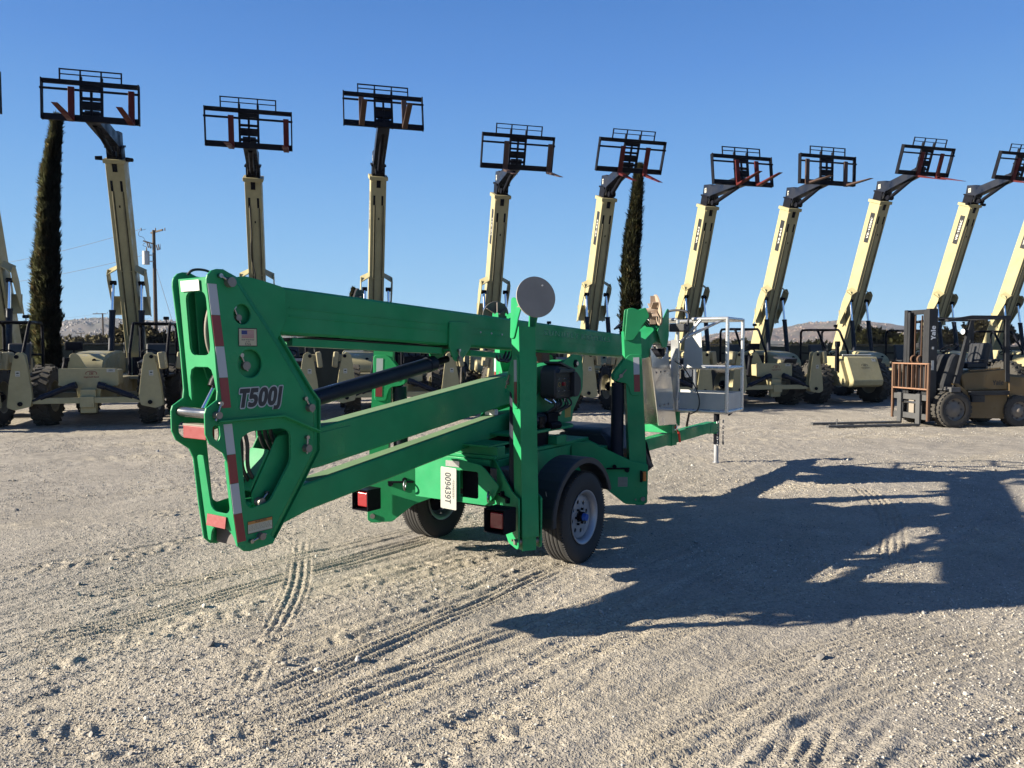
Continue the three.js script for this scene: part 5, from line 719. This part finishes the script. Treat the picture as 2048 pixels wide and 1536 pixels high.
// ---------------------------------------------------------------- hills far behind
function hill(name, label, pts, seed, col, rockN, rockCol) {       // pts: [x, ridge height] at distance z0, sloping towards us
  const z0 = 1150, n = 140, m = 40, pos = [], colr = [], idx = [], xs0 = pts[0][0], xs1 = pts[pts.length - 1][0];
  const ridge = x => { let k = 0; while (k < pts.length - 2 && x > pts[k + 1][0]) k++; const t = sm(clamp((x - pts[k][0]) / (pts[k + 1][0] - pts[k][0]))); return pts[k][1] + (pts[k + 1][1] - pts[k][1]) * t; };
  const hAt = (x, q) => { const rr = ridge(x), base = rr * Math.pow(q, .8); const gul = (fbm(x * .018 + seed, q * 3, 4, seed) - .5) * rr * .42 * Math.sin(Math.PI * Math.min(1, q * 1.05)); return Math.max(-2, base + gul + (fbm(x * .06, q * 12, 3, seed + 5) - .5) * 5 * (q > .05 ? 1 : 0)); };
  for (let j = 0; j <= m; j++) for (let i = 0; i <= n; i++) { const x = xs0 + (xs1 - xs0) * i / n, q = j / m, z = 700 + (z0 - 700) * q, y = hAt(x, q); pos.push(x * z / z0, y, -z); const v = fbm(x * .02, q * 7, 4, seed + 3), w = fbm(x * .09, q * 30, 3, seed + 8), k = .75 + .5 * w; const g = clamp((v - .45) * 4); colr.push((col[0] * (1 - g) + .05 * g) * k, (col[1] * (1 - g) + .049 * g) * k, (col[2] * (1 - g) + .04 * g) * k); }
  for (let j = 0; j < m; j++) for (let i = 0; i < n; i++) { const a = j * (n + 1) + i; idx.push(a, a + 1, a + n + 1, a + 1, a + n + 2, a + n + 1); }
  const g = new THREE.BufferGeometry(); g.setAttribute('position', new THREE.Float32BufferAttribute(pos, 3)); g.setAttribute('color', new THREE.Float32BufferAttribute(colr, 3)); g.setAttribute('uv', new THREE.Float32BufferAttribute(new Float32Array(pos.length / 3 * 2), 2)); g.setIndex(idx); g.computeVertexNormals();
  const me = new THREE.Mesh(g, new THREE.MeshStandardMaterial({ vertexColors: true, roughness: 1, side: THREE.DoubleSide })); me.name = name; me.userData = { kind: 'structure', label }; me.castShadow = me.receiveShadow = true; scene.add(me);
  const r = rng(seed + 50), ig = new THREE.IcosahedronGeometry(1, 0), im = new THREE.InstancedMesh(ig, std([1, 1, 1], .95), rockN), m4 = new THREE.Matrix4(), qn = new THREE.Quaternion(), c = new THREE.Color();
  for (let i = 0; i < rockN; i++) { let x, q, t = 0; do { x = xs0 + (xs1 - xs0) * r(); q = .08 + .92 * r(); t++; } while (t < 8 && fbm(x * .03, q * 9, 3, seed + 70) < .44 + .16 * r()); const z = 700 + (z0 - 700) * q, s = .5 + 1.5 * r() * r(); qn.setFromEuler(new THREE.Euler(r() * 6, r() * 6, r() * 6)); m4.compose(V(x * z / z0, hAt(x, q) + s * .2, -z), qn, V(s * (1 + r()), s, s * (1 + r()))); im.setMatrixAt(i, m4); const k = .7 + .6 * r(); c.setRGB(rockCol[0] * k, rockCol[1] * k, rockCol[2] * k); im.setColorAt(i, c); }
  im.name = 'boulders'; tag(im, `pale boulders strewn over the ${label}`, 'boulders', null, 'stuff'); scene.add(im);
}
hill('boulder_hill', 'boulder-strewn hill behind the left side of the yard', [[-900, 26], [-800, 36], [-720, 44], [-640, 48], [-560, 46], [-500, 42], [-430, 36], [-360, 26], [-280, 18], [-180, 10]], 5, [.066, .055, .052], 3600, [.22, .195, .18]);
hill('brown_hill', 'bare brown hill behind the right side of the yard', [[200, 6], [270, 16], [330, 27], [400, 33], [470, 42], [530, 46], [580, 40], [640, 30], [720, 22], [820, 18], [960, 14]], 6, [.098, .068, .056], 1500, [.16, .125, .108]);
scene.fog = new THREE.FogExp2(new THREE.Color().setRGB(.62, .74, .92), .00011);
renderer.render(scene, camera);
